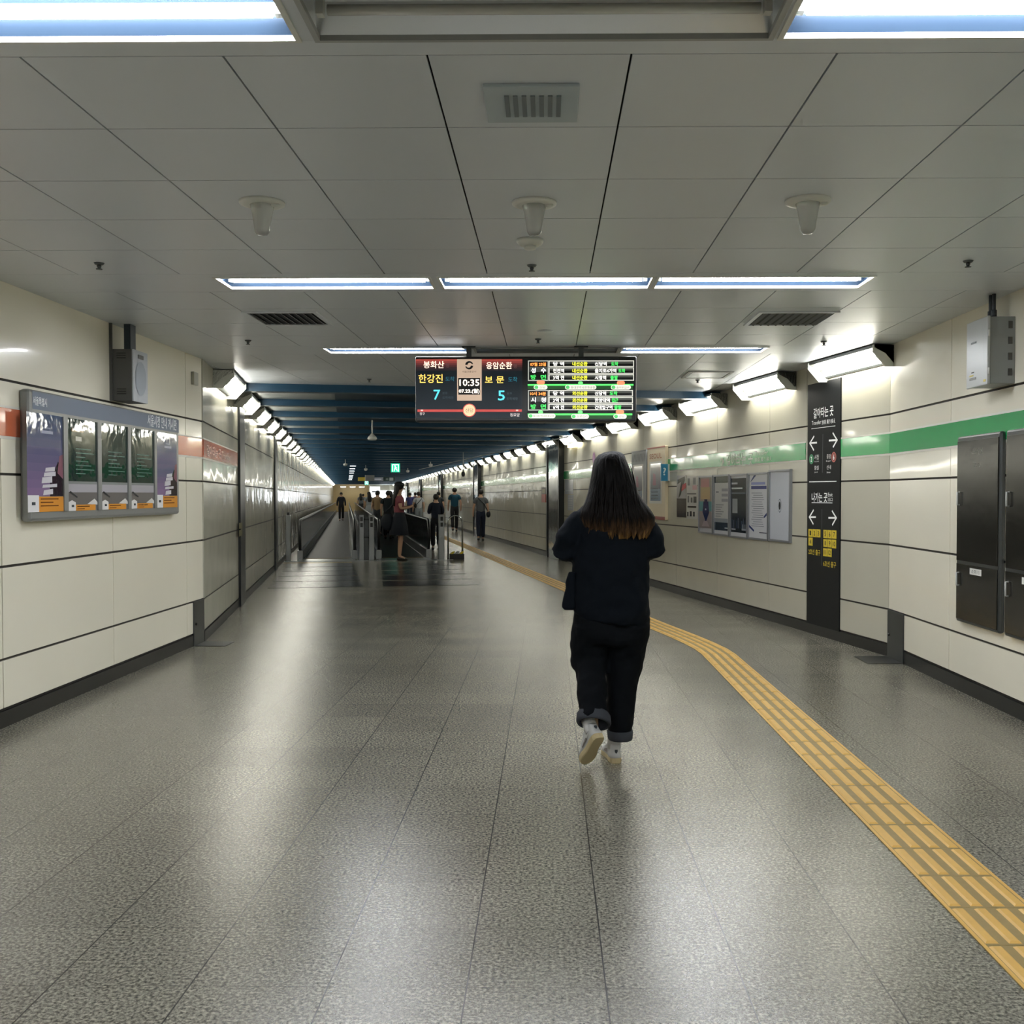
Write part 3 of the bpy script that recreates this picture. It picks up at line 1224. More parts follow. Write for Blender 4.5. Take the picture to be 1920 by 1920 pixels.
# ------------------------------------------------------------------ right wall: equipment box
r = empty('equipment_box', HR.p(-6.8, 2.12, 0), 'light grey hinged equipment box high on the right wall', 'equipment box')
b = MB()
b.pbox(HR, -6.95, 2.12, -6.63, 2.545, 0, .16, M_GREYBOX)
b.build('housing', parent=r, bevel=.004)
b = MB()
b.pbox(HR, -6.955, 2.115, -6.625, 2.55, .16, .178, mat('box_door', 'b9bcbc', .3, metal=.3))
door = b.build('door', parent=r, bevel=.004)
for zz in (2.2, 2.44):
    b = MB()
    b.tube([HR.p(-6.622, zz - .02, .17), HR.p(-6.622, zz + .02, .17)], .006, M_WHITE, 8)
    b.build('hinge', parent=door)
b = MB()
b.pbox(HR, -6.9, 2.19, -6.84, 2.198, .178, .18, flat('c9b53c'))
b.pbox(HR, -6.9, 2.165, -6.8, 2.18, .178, .18, flat('6f6f6a'))
b.pbox(HR, -6.87, 2.21, -6.83, 2.217, .178, .18, flat('303030'))
b.pbox(HR, -6.68, 2.135, -6.65, 2.15, .178, .18, flat('c9b53c'))
b.pbox(HR, -6.88, 2.40, -6.80, 2.412, .178, .18, flat('74787a'))
b.build('label', parent=door)
b = MB()
for k in range(4):
    zz = 2.17 + k * .1
    b.box((XR - .045, 6.626, zz), (XR - .02, 6.63, zz + .045), M_DKBOX)
b.build('side_vents', parent=r)
for du in (-.03, .02):
    b = MB()
    q = -6.74 + du
    b.tube([HR.p(q, 2.545, .1), HR.p(q, CEIL, .1)], .012, mat('conduit', '3b4147', .4))
    b.tube([HR.p(q, 2.545, .1), HR.p(q, 2.60, .1)], .018, mat('conduit', '3b4147', .4))
    b.build('conduit', parent=r)

# stainless cabinets
for a, c, w in ((-7.45, -6.74, 'narrow two-door stainless cabinet on the right wall nearest the black sign'), (-6.66, -5.95, 'narrow two-door stainless cabinet cut by the right edge of the photo')):
    r = empty('steel_cabinet', HR.p((a + c) / 2, .5, 0), w, 'cabinet', 'stainless cabinets on the right wall')
    b = MB()
    b.pbox(HR, a, .508, c, 1.825, 0, .04, M_STEELD)
    b.build('frame', parent=r, bevel=.015)
    for z0, z1 in ((.945, 1.79), (.53, .925)):
        b = MB()
        b.pbox(HR, a + .02, z0, c - .02, z1, .04, .046, mat('cabinet_steel', '494946', .2, metal=1.0, bump=(6, .01, .12, (.3, 1, 1.5))))
        d = b.build('door', parent=r, bevel=.003)
        b = MB()
        zc = z0 + (z1 - z0) * (.52 if z0 > .9 else .72)
        q = a + .07
        b.tube([HR.p(q, zc - .045, .046), HR.p(q, zc - .045, .064), HR.p(q, zc + .045, .064), HR.p(q, zc + .045, .046)], .006, M_WHITE, 8)
        b.build('handle', parent=d)
        if z0 > .9:
            b = MB()
            text(b, HR, '소화전', a + .27, 1.69, a + .45, 1.73, .0465, flat('6b6b60'))
            text(b, HR, '점검구', a + .3, 1.60, a + .42, 1.63, .0465, flat('77776a'))
            b.build('lettering', parent=d)
        else:
            b = MB()
            b.pbox(HR, a + .26, .862, a + .45, .905, .046, .048, flat('e9e9e4'))
            text(b, HR, '소화기', a + .29, .87, a + .42, .898, .049, flat('2a2a2a'))
            b.build('label', parent=d)

# ------------------------------------------------------------------ black wayfinding sign
SG = .012
SP = Plane(CR.p(0, 0, SG), CR.u, CR.n)
ua, uc = SP.at(1513.5, 940)[0], SP.at(1574.5, 940)[0]
zt = SP.at(1545, 715)[1]
r = empty('wayfinding_sign', CR.p((ua + uc) / 2, .1, 0), 'tall black direction sign with white arrows and yellow exit numbers', 'sign')
b = MB()
b.pbox(CR, ua, .1, uc, zt, -.005, SG, mat('sign_black', '0b0f12', .5, spec=.3))
b.build('panel', parent=r)
wh = flat('e9ebe8', .4, .05)
b = MB()
ptext(b, SP, '갈아타는 곳', 1525.5, 763, 1562.5, 782, .001, wh, .0015)
b.build('lettering', parent=r)
b = MB()
ptext(b, SP, 'Transfer', 1522, 788.5, 1539.5, 796, .001, wh)
b.build('lettering', parent=r)
b = MB()
ptext(b, SP, '换乘 乗り換え', 1541, 786, 1566, 794.5, .001, wh)
b.build('lettering', parent=r)
b = MB()
ptext(b, SP, '시청', 1527, 852.5, 1535, 862, .001, wh)
b.build('lettering', parent=r)
b = MB()
ptext(b, SP, 'City Hall', 1527, 864, 1535, 867, .001, wh)
b.build('lettering', parent=r)
b = MB()
ptext(b, SP, '잠실', 1527, 873, 1535, 881, .001, wh)
b.build('lettering', parent=r)
b = MB()
ptext(b, SP, 'Jamsil', 1527, 884, 1533, 887, .001, wh)
b.build('lettering', parent=r)
b = MB()
ptext(b, SP, '응암', 1550, 851, 1558, 860, .001, wh)
b.build('lettering', parent=r)
b = MB()
ptext(b, SP, 'Eungam', 1549, 863, 1558, 866, .001, wh)
b.build('lettering', parent=r)
b = MB()
ptext(b, SP, '신내', 1550, 872, 1558, 880, .001, wh)
b.build('lettering', parent=r)
b = MB()
ptext(b, SP, 'Sinnae', 1550, 884, 1557, 887, .001, wh)
b.build('lettering', parent=r)
b = MB()
ptext(b, SP, '나가는 곳', 1522, 924, 1551, 941, .001, wh, .0015)
b.build('lettering', parent=r)
b = MB()
ptext(b, SP, 'Exit', 1552.5, 924, 1561, 931, .001, wh)
b.build('lettering', parent=r)
b = MB()
ptext(b, SP, '出口', 1552.5, 933, 1561, 940, .001, wh)
b.build('lettering', parent=r)
b = MB()


def seg(P, b, xa, ya, xb, yb, wd, off, m):
    (u0, z0), (u1, z1) = P.at(xa, ya, off), P.at(xb, yb, off)
    d = Vector((u1 - u0, z1 - z0)).normalized() * wd / 2
    b.poly(P, [(u0 + d.y - d.x, z0 - d.x - d.y), (u1 + d.y + d.x, z1 - d.x + d.y), (u1 - d.y + d.x, z1 + d.x + d.y), (u0 - d.y - d.x, z0 + d.x - d.y)][::1], off, m)


for (tx, ty, hx, s_) in ((1518.5, 831, 1531, 1), (1569.5, 825, 1555, -1), (1517.5, 969.5, 1529, 1), (1568, 971, 1554, -1)):
    dy = .8 if s_ > 0 and ty < 900 else (0 if ty > 900 else 1.2)
    seg(SP, b, tx, ty, hx, ty - (1 if ty < 900 else 0) * (1 if s_ > 0 else -1), .018, .001, wh)
    seg(SP, b, tx, ty, tx + s_ * 7.5, ty - 12.5, .018, .0014, wh)
    seg(SP, b, tx, ty, tx + s_ * 7, ty + 12.5, .018, .0018, wh)
b.build('arrows', parent=r)
b = MB()
seg(SP, b, 1521.5, 804, 1566, 798.5, .005, .001, wh)
seg(SP, b, 1517.5, 903.5, 1568, 902.5, .008, .001, wh)
seg(SP, b, 1522, 942.5, 1560.5, 943, .005, .001, wh)
seg(SP, b, 1543, 814, 1542, 886, .004, .001, flat('73787c'))
seg(SP, b, 1541, 955, 1540.5, 1060, .004, .001, flat('73787c'))
b.build('rules', parent=r)
for x, y, c, n_ in ((1521.5, 861, '3f9a6c', '2'), (1563.5, 857, 'c46a5c', '6')):
    u, z = SP.at(x, y)
    mb = disc(SP, u, z, .05, .001, flat(c))
    mb.poly(SP, [(u + .042 * cos(2 * pi * k / 24), z + .042 * sin(2 * pi * k / 24)) for k in range(24)], .0014, flat({'2': '1f7a4c', '6': '8a4038'}[n_]))
    text(mb, SP, n_, u - .014, z - .025, u + .014, z + .025, .002, wh, .001)
    mb.build('line_number', parent=r)
yl, dkk = flat('dcc23a'), flat('2b2a1c')
for n_, xa, ya, xb, yb in (('1', 1516, 992, 1523.5, 1006.5), ('2', 1523.8, 992.2, 1530.8, 1007), ('3', 1531.1, 992.5, 1538.5, 1007.5), ('4', 1516, 1008, 1523.8, 1023),
                           ('5', 1544, 993.5, 1551.5, 1009), ('6', 1551.9, 994, 1559.7, 1009.5), ('7', 1560.1, 994.5, 1568.5, 1010),
                           ('8', 1544, 1011, 1551.5, 1025.5), ('9', 1551.9, 1011.5, 1559.7, 1026.5), ('10', 1560.1, 1012, 1568, 1028),
                           ('11', 1543.5, 1028, 1551, 1043), ('12', 1551.4, 1028.5, 1559.5, 1044)):
    u0, z0, u1, z1 = SP.box(xa, ya, xb, yb)
    mb = MB()
    mb.rect(SP, u0, z0, u1, z1, .001, yl)
    du, dz = (u1 - u0) * (.22 if len(n_) == 2 else .33), (z1 - z0) * .22
    text(mb, SP, n_, u0 + du, z0 + dz, u1 - du, z1 - dz, .002, dkk, .001)
    mb.build('exit_number', parent=r)
mb = MB()
ptext(mb, SP, '2호선 출구', 1516, 1030, 1538, 1040.5, .001, yl, .001)
mb.build('lettering', parent=r)
mb = MB()
ptext(mb, SP, '6호선 출구', 1543.5, 1052.5, 1567.5, 1063.5, .001, yl, .001)
mb.build('lettering', parent=r)

# ------------------------------------------------------------------ posters on the right corridor wall
PF = .03
PP = Plane(CR.p(0, 0, PF), CR.u, CR.n)
fr = mat('alu_frame', '8a8d92', .35, metal=.6)
specs = [(1308.8, 1335.3, 892, 1000.5, 'framed poster with a blue figure and cartoon colours, farthest of the framed row', 0),
         (1336.7, 1365.8, 890, 1004.5, 'framed white notice with a dark lower picture, second framed poster from the far end', 1),
         (1367.2, 1400.2, 888.5, 1009, 'framed dark navy poster with white text blocks, middle of the framed row', 2),
         (1401.4, 1439.2, 886, 1012.5, 'framed white notice with blue headings and many text lines', 3),
         (1440.4, 1480.4, 880.5, 1016, 'framed blank white panel with a small dark emblem, nearest the black sign', 4)]
for xa, xb, ya, yb, lb, kind in specs:
    u0, z0, u1, z1 = PP.box(xa, ya, xb, yb)
    r = empty('framed_poster', CR.p((u0 + u1) / 2, z0, 0), lb, 'poster', 'framed posters on the right wall')
    e = .022
    b = MB()
    b.pbox(CR, u0, z0, u1, z1, 0, .012, fr)
    for a in ((u0, z0, u1, z0 + e), (u0, z1 - e, u1, z1), (u0, z0 + e, u0 + e, z1 - e), (u1 - e, z0 + e, u1, z1 - e)):
        b.pbox(CR, a[0], a[1], a[2], a[3], .012, PF, fr)
    b.build('frame', parent=r)
    Q = Plane(CR.p(0, 0, .014), CR.u, CR.n)
    a0, c0, a1, c1 = u0 + e, z0 + e, u1 - e, z1 - e
    U = lambda t: a0 + (a1 - a0) * t
    V = lambda t: c0 + (c1 - c0) * t
    G = .1

    def rc(p0, q0, p1, q1, c, o):
        b.rect(Q, U(p0), V(q0), U(p1), V(q1), o, flat(c, G))
    b = MB()
    rc(0, 0, 1, 1, 'c4c6cc', .001)
    if kind == 0:
        rc(0, .07, 1, 1, '9a9288', .002)
        rc(.1, .82, .75, .98, 'c08a86', .003)
        rc(.1, .6, .8, .82, 'b9a27c', .003)
        rc(0, .38, 1, .56, '5f8f92', .003)
        rc(0, .07, 1, .38, '8f8586', .003)
        b.poly(Q, [(U(.25), V(.36)), (U(.5), V(.18)), (U(.75), V(.36)), (U(.68), V(.56)), (U(.32), V(.56))], .004, flat('27335c', G))
        b.poly(Q, [(U(.38), V(.60)), (U(.62), V(.60)), (U(.6), V(.55)), (U(.4), V(.55))], .005, flat('202a4c', G))
        b.poly(Q, [(U(.2), V(.1)), (U(.8), V(.1)), (U(.6), V(.2)), (U(.35), V(.2))], .005, flat('a79a9c', G))
        rc(.45, .40, .55, .43, 'c9ccd4', .006)
    elif kind == 1:
        rc(0, .27, 1, .89, 'b9babb', .002)
        rc(0, .89, 1, 1, '3c4848', .002)
        rc(0, .06, 1, .2, '343f4c', .002)
        rc(0, .2, 1, .27, '8a9096', .002)
        for k in range(3):
            rc(.5, .56 + k * .09, .95, .61 + k * .09, '8f9196', .003)
        for k in range(6):
            rc(.08, .3 + k * .04, .45 + .1 * (k % 3), .312 + k * .04, '7d7f84', .003)
        rc(.1, .72, .3, .74, '60636a', .003)
        rc(.72, .1, .92, .115, 'cfd3d8', .003)
    elif kind == 2:
        rc(0, .06, 1, .96, '2b3138', .002)
        rc(.05, .86, .42, .89, 'b9bcc0', .003)
        rc(.05, .78, .72, .805, 'c9ccd0', .003)
        rc(.05, .7, .9, .725, '5a626a', .003)
        rc(.1, .38, .42, .62, '8f9499', .003)
        rc(.05, .1, .3, .12, '9a9fa5', .003)
        rc(.68, .1, .95, .2, '8a8f96', .003)
        for k in range(9):
            h = .12 + .1 * random.random()
            rc(.05 + k * .1, .13, .12 + k * .1, .13 + h, ('3c4654', '4a4f5c', '38404a')[k % 3], .004)
    elif kind == 3:
        rc(.1, .84, .85, .88, '8a90c0', .002)
        rc(.1, .77, .92, .82, '4a4f80', .002)
        for k in range(16):
            rc(.12 + .05 * (k % 3), .18 + k * .035, .8 - .12 * ((k * 5) % 4) / 3, .188 + k * .035, '7a7c84', .002)
        b.poly(Q, [(U(.05), V(.88)), (U(.16), V(.91)), (U(.38), V(.99)), (U(.25), V(.99))], .003, flat('3c4470', G))
        b.poly(Q, [(U(.78), V(.34)), (U(1), V(.43)), (U(1), V(.38)), (U(.82), V(.32))], .003, flat('3c4470', G))
        b.poly(Q, [(U(0), V(.2)), (U(.28), V(.12)), (U(.26), V(.09)), (U(0), V(.16))], .003, flat('3c4470', G))
        rc(.55, .08, .95, .095, '5a5c66', .002)
    else:
        rc(0, 0, 1, 1, 'bfc3cb', .002)
        cu, cz_ = U(.5), V(.5)
        for rr, cc, oo in ((.075, '6f7682', .003), (.064, 'bfc3cb', .0035), (.045, '2a2f36', .004)):
            b.poly(Q, [(cu + rr * .55 * cos(2 * pi * k / 20), cz_ + rr * sin(2 * pi * k / 20)) for k in range(20)], oo, flat(cc, G))
    b.build('sheet', parent=r)
# two loose posters
PP2 = Plane(CR.p(0, 0, .003), CR.u, CR.n)
u0, z0, u1, z1 = PP2.box(1269, 891.5, 1286.6, 970)
U = lambda t: u0 + (u1 - u0) * t
V = lambda t: z0 + (z1 - z0) * t
b = MB()
b.pbox(CR, u0, z0, u1, z1, 0, .003, flat('4b4340', .1))
b.rect(PP2, U(0), V(.45), U(1), V(1), .001, flat('a5a3a2', .1))
b.poly(PP2, [(U(.1), V(.9)), (U(.85), V(.98)), (U(.85), V(.88)), (U(.45), V(.55)), (U(.2), V(.45)), (U(.5), V(.86)), (U(.1), V(.8))], .002, flat('101010', .1))
b.poly(PP2, [(U(.5), V(.62)), (U(1), V(.7)), (U(1), V(.82)), (U(.62), V(.78))], .003, flat('b0303a', .1))
b.poly(PP2, [(U(.1), V(.05)), (U(.9), V(.02)), (U(.9), V(.12)), (U(.3), V(.08))], .003, flat('20242c', .1))
tag(b.build('wall_poster', origin=CR.p((u0 + u1) / 2, z0, 0)), 'dark unframed poster with a red and black figure seven', 'poster')
u0, z0, u1, z1 = PP2.box(1287.4, 892.5, 1307.6, 973)
U = lambda t: u0 + (u1 - u0) * t
V = lambda t: z0 + (z1 - z0) * t
b = MB()
b.pbox(CR, u0, z0, u1, z1, 0, .003, flat('c2c1bd', .1))
for p0, q0, p1, q1, c in ((.1, .78, .3, .95, '6a6a6a'), (.6, .8, .85, .96, '7a7a7c'), (.55, .68, .95, .78, 'c09a9c'), (.05, .57, .9, .6, '555555'), (.1, .38, .25, .54, '6f6f6f'),
                          (.4, .38, .55, .5, '555555'), (.65, .38, .92, .52, '3a3a3a'), (.1, .26, .9, .30, '202020'), (.05, .06, .2, .16, '4a4a4a'), (.3, .06, .5, .18, '3f3f3f'), (.6, .06, .78, .17, '4a4a4a')):
    b.rect(PP2, U(p0), V(q0), U(p1), V(q1), .001, flat(c, .1))
tag(b.build('wall_poster', origin=CR.p((u0 + u1) / 2, z0, 0)), 'pale unframed poster of small pictures beside the framed row', 'poster')

# cream light-box case and the grey one behind the walking woman
CO = .05
CP = Plane(CR.p(0, 0, CO), CR.u, CR.n)
for xa, xb, ya, yb, lb, body, rim in ((1213.5, 1247, 838, 974, 'cream wall display case with a red base and brown title', 'd8cbb0', '8c3a30'),
                                      (1184, 1211, 845, 975, 'grey hatched wall display case half hidden by the walking woman', '8f9398', '5c6064')):
    u0, z0, u1, z1 = CP.box(xa, ya, xb, yb)
    r = empty('display_case', CR.p((u0 + u1) / 2, z0, 0), lb, 'display case')
    b = MB()
    b.pbox(CR, u0, z0, u1, z1, 0, CO, mat('case_%s' % body, body, .4))
    b.build('housing', parent=r, bevel=.008)
    b = MB()
    w_, h_ = u1 - u0, z1 - z0
    b.rect(CP, u0, z0, u1, z0 + h_ * .045, .002, flat(rim))
    b.rect(CP, u0, z1 - h_ * .02, u1, z1, .002, flat(rim))
    if body == 'd8cbb0':
        text(b, CP, 'SEOUL', u0 + w_ * .15, z0 + h_ * .84, u0 + w_ * .82, z0 + h_ * .91, .003, flat('a8622c'), .003)
    else:
        for k in range(9):
            x = u0 + w_ * (.05 + k * .1)
            b.poly(CP, [(x, z0 + h_ * .84), (x + w_ * .04, z0 + h_ * .84), (x + w_ * .1, z0 + h_ * .95), (x + w_ * .06, z0 + h_ * .95)], .003, flat('5a5e62'))
    b.build('front_print', parent=r)
    b = MB()
    a0, c0, a1, c1 = u0 + w_ * .14, z0 + h_ * .22, u0 + w_ * .84, z0 + h_ * .8
    b.rect(CP, a0, c0, a1, c1, .003, flat('d6d6d0'))
    b.rect(CP, a0 + w_ * .07, c0 + .04, a1 - w_ * .07, c1 - .03, .005, flat('6f6f82', .08))
    b.rect(CP, a0 + w_ * .07, c0 + .04, a1 - w_ * .07, c0 + h_ * .2, .006, flat('8fa0b4', .08))
    for k in range(4):
        b.rect(CP, a0 + w_ * .12, c0 + .07 + k * .05, a1 - w_ * .2, c0 + .08 + k * .05, .007, flat('405068', .08))
    b.poly(CP, [(a0 + w_ * .2, c0 + h_ * .25), (a0 + w_ * .4, c0 + h_ * .25), (a0 + w_ * .36, c0 + h_ * .4), (a0 + w_ * .22, c0 + h_ * .42)], .007, flat('8a5a78', .08))
    b.build('window', parent=r)
ss = -CR.at(1256, 882)[0]
z0, z1 = EYE + (926 - 899) / F * ss, EYE + (926 - 866) / F * ss
b = MB()
b.wbox(LR - .13, ss, z0, LR - .03, ss + .04, z1, flat('2f86b4'))
b.wbox(LR - .03, ss - .005, z0, LR, ss + .05, z1, flat('c9cfd0'))
bs = b.build('blue_sign', origin=W(LR - .08, ss, z0))
tag(bs, 'small blue flag sign standing out from the wall beside the cream case', 'sign')
b = MB()
Q = Plane(DD * (ss - .002), NN, -DD)
text(b, Q, '?', LR - .1, z0 + .07, LR - .06, z1 - .07, .001, flat('e6eef2'), .003)
b.build('lettering', parent=bs)
# paper notices and a red call box beside the steel column
for xa, xb, ya, yb, lb in ((1059, 1074.5, 899, 926.5, 'white paper notice on the wall left of the walking woman'), (1064.5, 1075, 928, 957, 'smaller pale notice below the white paper notice')):
    u0, z0, u1, z1 = PP2.box(xa, ya, xb, yb)
    b = MB()
    b.pbox(CR, u0, z0, u1, z1, 0, .004, flat('b4b8c0', .15))
    w_, h_ = u1 - u0, z1 - z0
    if ya < 900:
        b.rect(PP2, u0 + w_ * .4, z0 + h_ * .3, u0 + w_ * .55, z0 + h_ * .8, .002, flat('6d7484'))
        b.rect(PP2, u0 + w_ * .15, z0 + h_ * .2, u0 + w_ * .85, z0 + h_ * .28, .002, flat('7f8794'))
    else:
        for k in range(5):
            b.rect(PP2, u0 + w_ * .15, z0 + h_ * (.15 + k * .15), u0 + w_ * .85, z0 + h_ * (.19 + k * .15), .002, flat('858a90'))
    tag(b.build('paper_notice', origin=CR.p((u0 + u1) / 2, z0, 0)), lb, 'notice')
u0, z0, u1, z1 = PP2.box(1024.5, 914, 1033, 942)
b = MB()
b.pbox(CR, u0, z0, u1, z1, 0, .12, flat('3a2522'))
b.pbox(CR, u0 + .06, z0, u1, z0 + (z1 - z0) * .55, .12, .13, flat('b04028'))
b.rect(Plane(CR.p(0, 0, .12), CR.u, CR.n), u0 + .1, z0 + (z1 - z0) * .6, u1 - .1, z0 + (z1 - z0) * .9, .002, flat('8a7a50'))
tag(b.build('fire_box', origin=CR.p((u0 + u1) / 2, z0, 0)), 'dark red fire box on the wall beyond the steel column', 'fire box')
u, z = PP2.at(1114, 859)
mb = MB()
mb.poly(PP2, [(u + .115 * cos(2 * pi * k / 24), z + .115 * sin(2 * pi * k / 24)) for k in range(24)], .004, flat('7c3f78'))
mb.poly(PP2, [(u + .07 * cos(2 * pi * k / 24), z + .07 * sin(2 * pi * k / 24)) for k in range(24)], .006, flat('9a6a98'))
tag(mb.build('round_sign', origin=CR.p(u, z, 0)), 'round purple sticker beside the head of the walking woman', 'sign')
u0, z0, u1, z1 = PP2.box(1072.5, 823, 1083, 833)
z0, z1 = 2.38, 2.46
b = MB()
b.pbox(CR, u0, z0, u1, z1, 0, .1, mat('guide_lamp', 'f0e2a8', .4, emit=.8))
tag(b.build('guide_lamp', origin=CR.p((u0 + u1) / 2, z0, 0)), 'small glowing cream guide lamp beside the steel column', 'lamp')

# ------------------------------------------------------------------ steel columns along the walls
n = 1
for s0 in (22.1, 36.2, 50.8, 65.4, 80.0):
    b = MB()
    b.wbox(LR - .10, s0, 0, LR - .005, s0 + 1.25, 2.63, M_MIRROR)
    o = b.build('steel_column', origin=W(LR, s0 + .6, 0), bevel=.01)
    tag(o, 'polished steel column casing on the right wall, %s from the near end' % ordinal(n), 'column casing', 'steel casings on the right wall')
    for q in (s0 - .1, s0 + 1.25):
        b = MB()
        b.wbox(LR - .12, q, 0, LR, q + .1, 2.63, mat('strip_dark', '2a2c2d', .3, metal=.6))
        b.build('edge_post', parent=o)
    n += 1
n = 1
for s0, s1 in ((13.5, 14.1), (20.0, 20.6)):
    b = MB()
    b.wbox(LL, s0, 0, LL + .03, s1, 2.62, mat('strip_dark', '2a2c2d', .3, metal=.6))
    o = b.build('steel_column', origin=W(LL, (s0 + s1) / 2, 0))
    tag(o, 'dark steel strip column on the left wall, %s from the near end' % ordinal(n), 'column casing', 'steel strips on the left wall')
    if n == 1:
        P2 = Plane(CL.p(0, 0, .03), CL.u, CL.n)
        b = MB()
        for ya, yb in ((980, 991), (993.5, 1005)):
            u0, z0, u1, z1 = P2.box(448, ya, 454, yb)
            b.rect(P2, u0, z0, u1, z1, .002, flat('6a6432'))
        b.build('label', parent=o)
    n += 1

# ------------------------------------------------------------------ tactile paving
JY = 3.226 - .295 * 38


def path_pts():
    out = []
    y = JY
    while y < 9.3:
        out.append(Vector((1.51, y, 0)))
        y += .295
    p0, p3 = out[-1], W(3.275, 10.9, 0)
    p1, p2 = p0 + Vector((0, .55, 0)), p3 - DD * .6
    n = 6
    for i in range(1, n + 1):
        t = i / n
        out.append(p0 * (1 - t) ** 3 + p1 * 3 * t * (1 - t) ** 2 + p2 * 3 * t * t * (1 - t) + p3 * t ** 3)
    s = 10.9
    while s < 60:
        s += .295
        out.append(W(3.275, s, 0))
    return out


pts = path_pts()
tb, tr = MB(), MB()


def side(i):
    a, c = pts[max(i - 1, 0)], pts[min(i + 1, len(pts) - 1)]
    t = (c - a)
    t.z = 0
    t.normalize()
    return Vector((t.y, -t.x, 0))


for i in range(len(pts) - 1):
    a, c = pts[i], pts[i + 1]
    na, nc = side(i), side(i + 1)
    d = (c - a).normalized() * .0015
    z1 = Vector((0, 0, .004))
    q = [a - na * .15 + d, a + na * .15 + d, c + nc * .15 - d, c - nc * .15 - d]
    tb.add([v + z1 for v in q] + q, [(0, 1, 2, 3), (4, 5, 1, 0), (5, 6, 2, 1), (6, 7, 3, 2), (7, 4, 0, 3)], M_YELB)
    dd = (c - a)
    for k in (-.112, -.0375, .0375, .112):
        p0 = a + na * k + dd * .04
        p1 = c + nc * k - dd * .04
        w0, w1 = .021, .013
        z0, zt_ = Vector((0, 0, .004)), Vector((0, 0, .0095))
        e = dd.normalized() * .008
        base = [p0 - na * w0, p0 + na * w0, p1 + nc * w0, p1 - nc * w0]
        top = [p0 - na * w1 + e, p0 + na * w1 + e, p1 + nc * w1 - e, p1 - nc * w1 - e]
        if i % 1 == 0:
            tb.add([v + z0 for v in base] + [v + zt_ for v in top], [(4, 5, 6, 7), (0, 1, 5, 4), (1, 2, 6, 5), (2, 3, 7, 6), (3, 0, 4, 7)], M_YEL)
    # plain yellow margins
    for s_ in (-1, 1):
        q = [a + na * .136 * s_ + z1 * 1.15, a + na * .15 * s_ + z1 * 1.15, c + nc * .15 * s_ + z1 * 1.15, c + nc * .136 * s_ + z1 * 1.15]
        tb.add(q, [(0, 1, 2, 3) if s_ > 0 else (3, 2, 1, 0)], M_YEL)
o = tb.build('tactile_paving', origin=(1.51, 4, 0))
tag(o, 'yellow ribbed tactile paving strip bending along the right side of the floor', 'tactile paving')

# ------------------------------------------------------------------ moving walkways
M_TREAD = mat('tread', '0f1314', .55, bump=(300, .002, .4, (1, .02, 1)))
M_RAIL = mat('rubber_rail', '16181b', .35)
S0 = 23.0


def arc(l, s, z, r, a0, a1, n=10):
    return [W(l, s - r * cos(a0 + (a1 - a0) * i / n), z + r * sin(a0 + (a1 - a0) * i / n)) for i in range(n + 1)]


for l0, l1, w in ((-.93, .06, 'left'), (.8, 1.72, 'right')):
    r = empty('moving_walkway', W((l0 + l1) / 2, S0, 0), '%s moving walkway with steel sides and black handrails running into the distance' % w, 'moving walkway', 'moving walkways in the corridor')
    b = MB()
    b.wbox(l0, S0 + .7, .004, l1, 60, .012, M_TREAD)
    b.wbox(l0, 60, .004, l1, 98, .012, M_TREAD)
    b.build('tread', parent=r)
    b = MB()
    b.wbox(l0 - .12, S0 - .1, 0, l1 + .12, S0 + .7, .006, M_STEEL)
    b.build('landing_plate', parent=r)
    b = MB()
    for k in range(28):
        x = l0 + (l1 - l0) * (k + .3) / 28
        b.wbox(x, S0 + .62, .006, x + .018, S0 + .78, .015, M_YELB)
    o = b.build('comb_plate', parent=r)
    o['kind'] = 'stuff'
    for lc, sg in ((l0 - .1, 1), (l1 + .1, -1)):
        b = MB()
        for a, c in ((S0 + .75, 40), (40, 70), (70, 97)):
            b.wbox(lc - .06, a, 0, lc + .06, c, .2, M_STEEL)
            b.wbox(lc - .02, a, .2, lc + .02, c, .84, M_MIRROR)
        # rounded end of the panel
        pr = [W(lc - .02, S0 + .75, .2)] + []
        ring0, ring1 = [], []
        for i in range(13):
            t = -pi / 2 + pi * i / 12
            p = (S0 + .75 - .32 * cos(t), .52 + .32 * sin(t))
            ring0.append(W(lc - .02, *p))
            ring1.append(W(lc + .02, *p))
        b.loft([ring0, ring1], M_MIRROR, True, False)
        b.wbox(lc - .06, S0 + .45, 0, lc + .06, S0 + .75, .2, M_STEEL)
        o = b.build('balustrade', parent=r)
        b = MB()
        path = [W(lc, 97, .87)] + [W(lc, q, .87) for q in (70, 40)] + arc(lc, S0 + .75, .52, .35, pi / 2, -pi / 2, 14)
        b.tube(path, .035, M_RAIL, 8)
        b.build('handrail', parent=o)
n = 0
for la, lb, wn, lab in ((-1.30, -1.20, 0, 'steel gate post at the left wall before the left walkway'), (.26, .36, 2, 'steel gate post with two dark windows, left of the middle pair'),
                        (.47, .58, 2, 'steel gate post with two dark windows, right of the middle pair'), (2.0, 2.12, 2, 'steel gate post with two dark windows beside the hoop barrier')):
    b = MB()
    b.wbox(la, S0 - .1, 0, lb, S0 + .12, 1.0, M_STEEL)
    o = b.build('gate_post', origin=W((la + lb) / 2, S0, 0), bevel=.006)
    tag(o, lab, 'gate post', 'gate posts before the walkways')
    c = (la + lb) / 2
    for k in range(wn):
        b = MB()
        b.wbox(c - .028, S0 - .104, .86 - .13 * k, c + .028, S0 - .1, .95 - .13 * k, M_BLACK)
        b.build('sensor_window', parent=o)
    if not wn:
        b = MB()
        b.wbox(c - .03, S0 - .11, 1.0, c + .03, S0 - .02, 1.06, M_BLACK)
        b.build('sensor_head', parent=o)
b = MB()
b.wbox(.37, S0 + .1, 0, .46, S0 + .16, .95, M_STEELD)
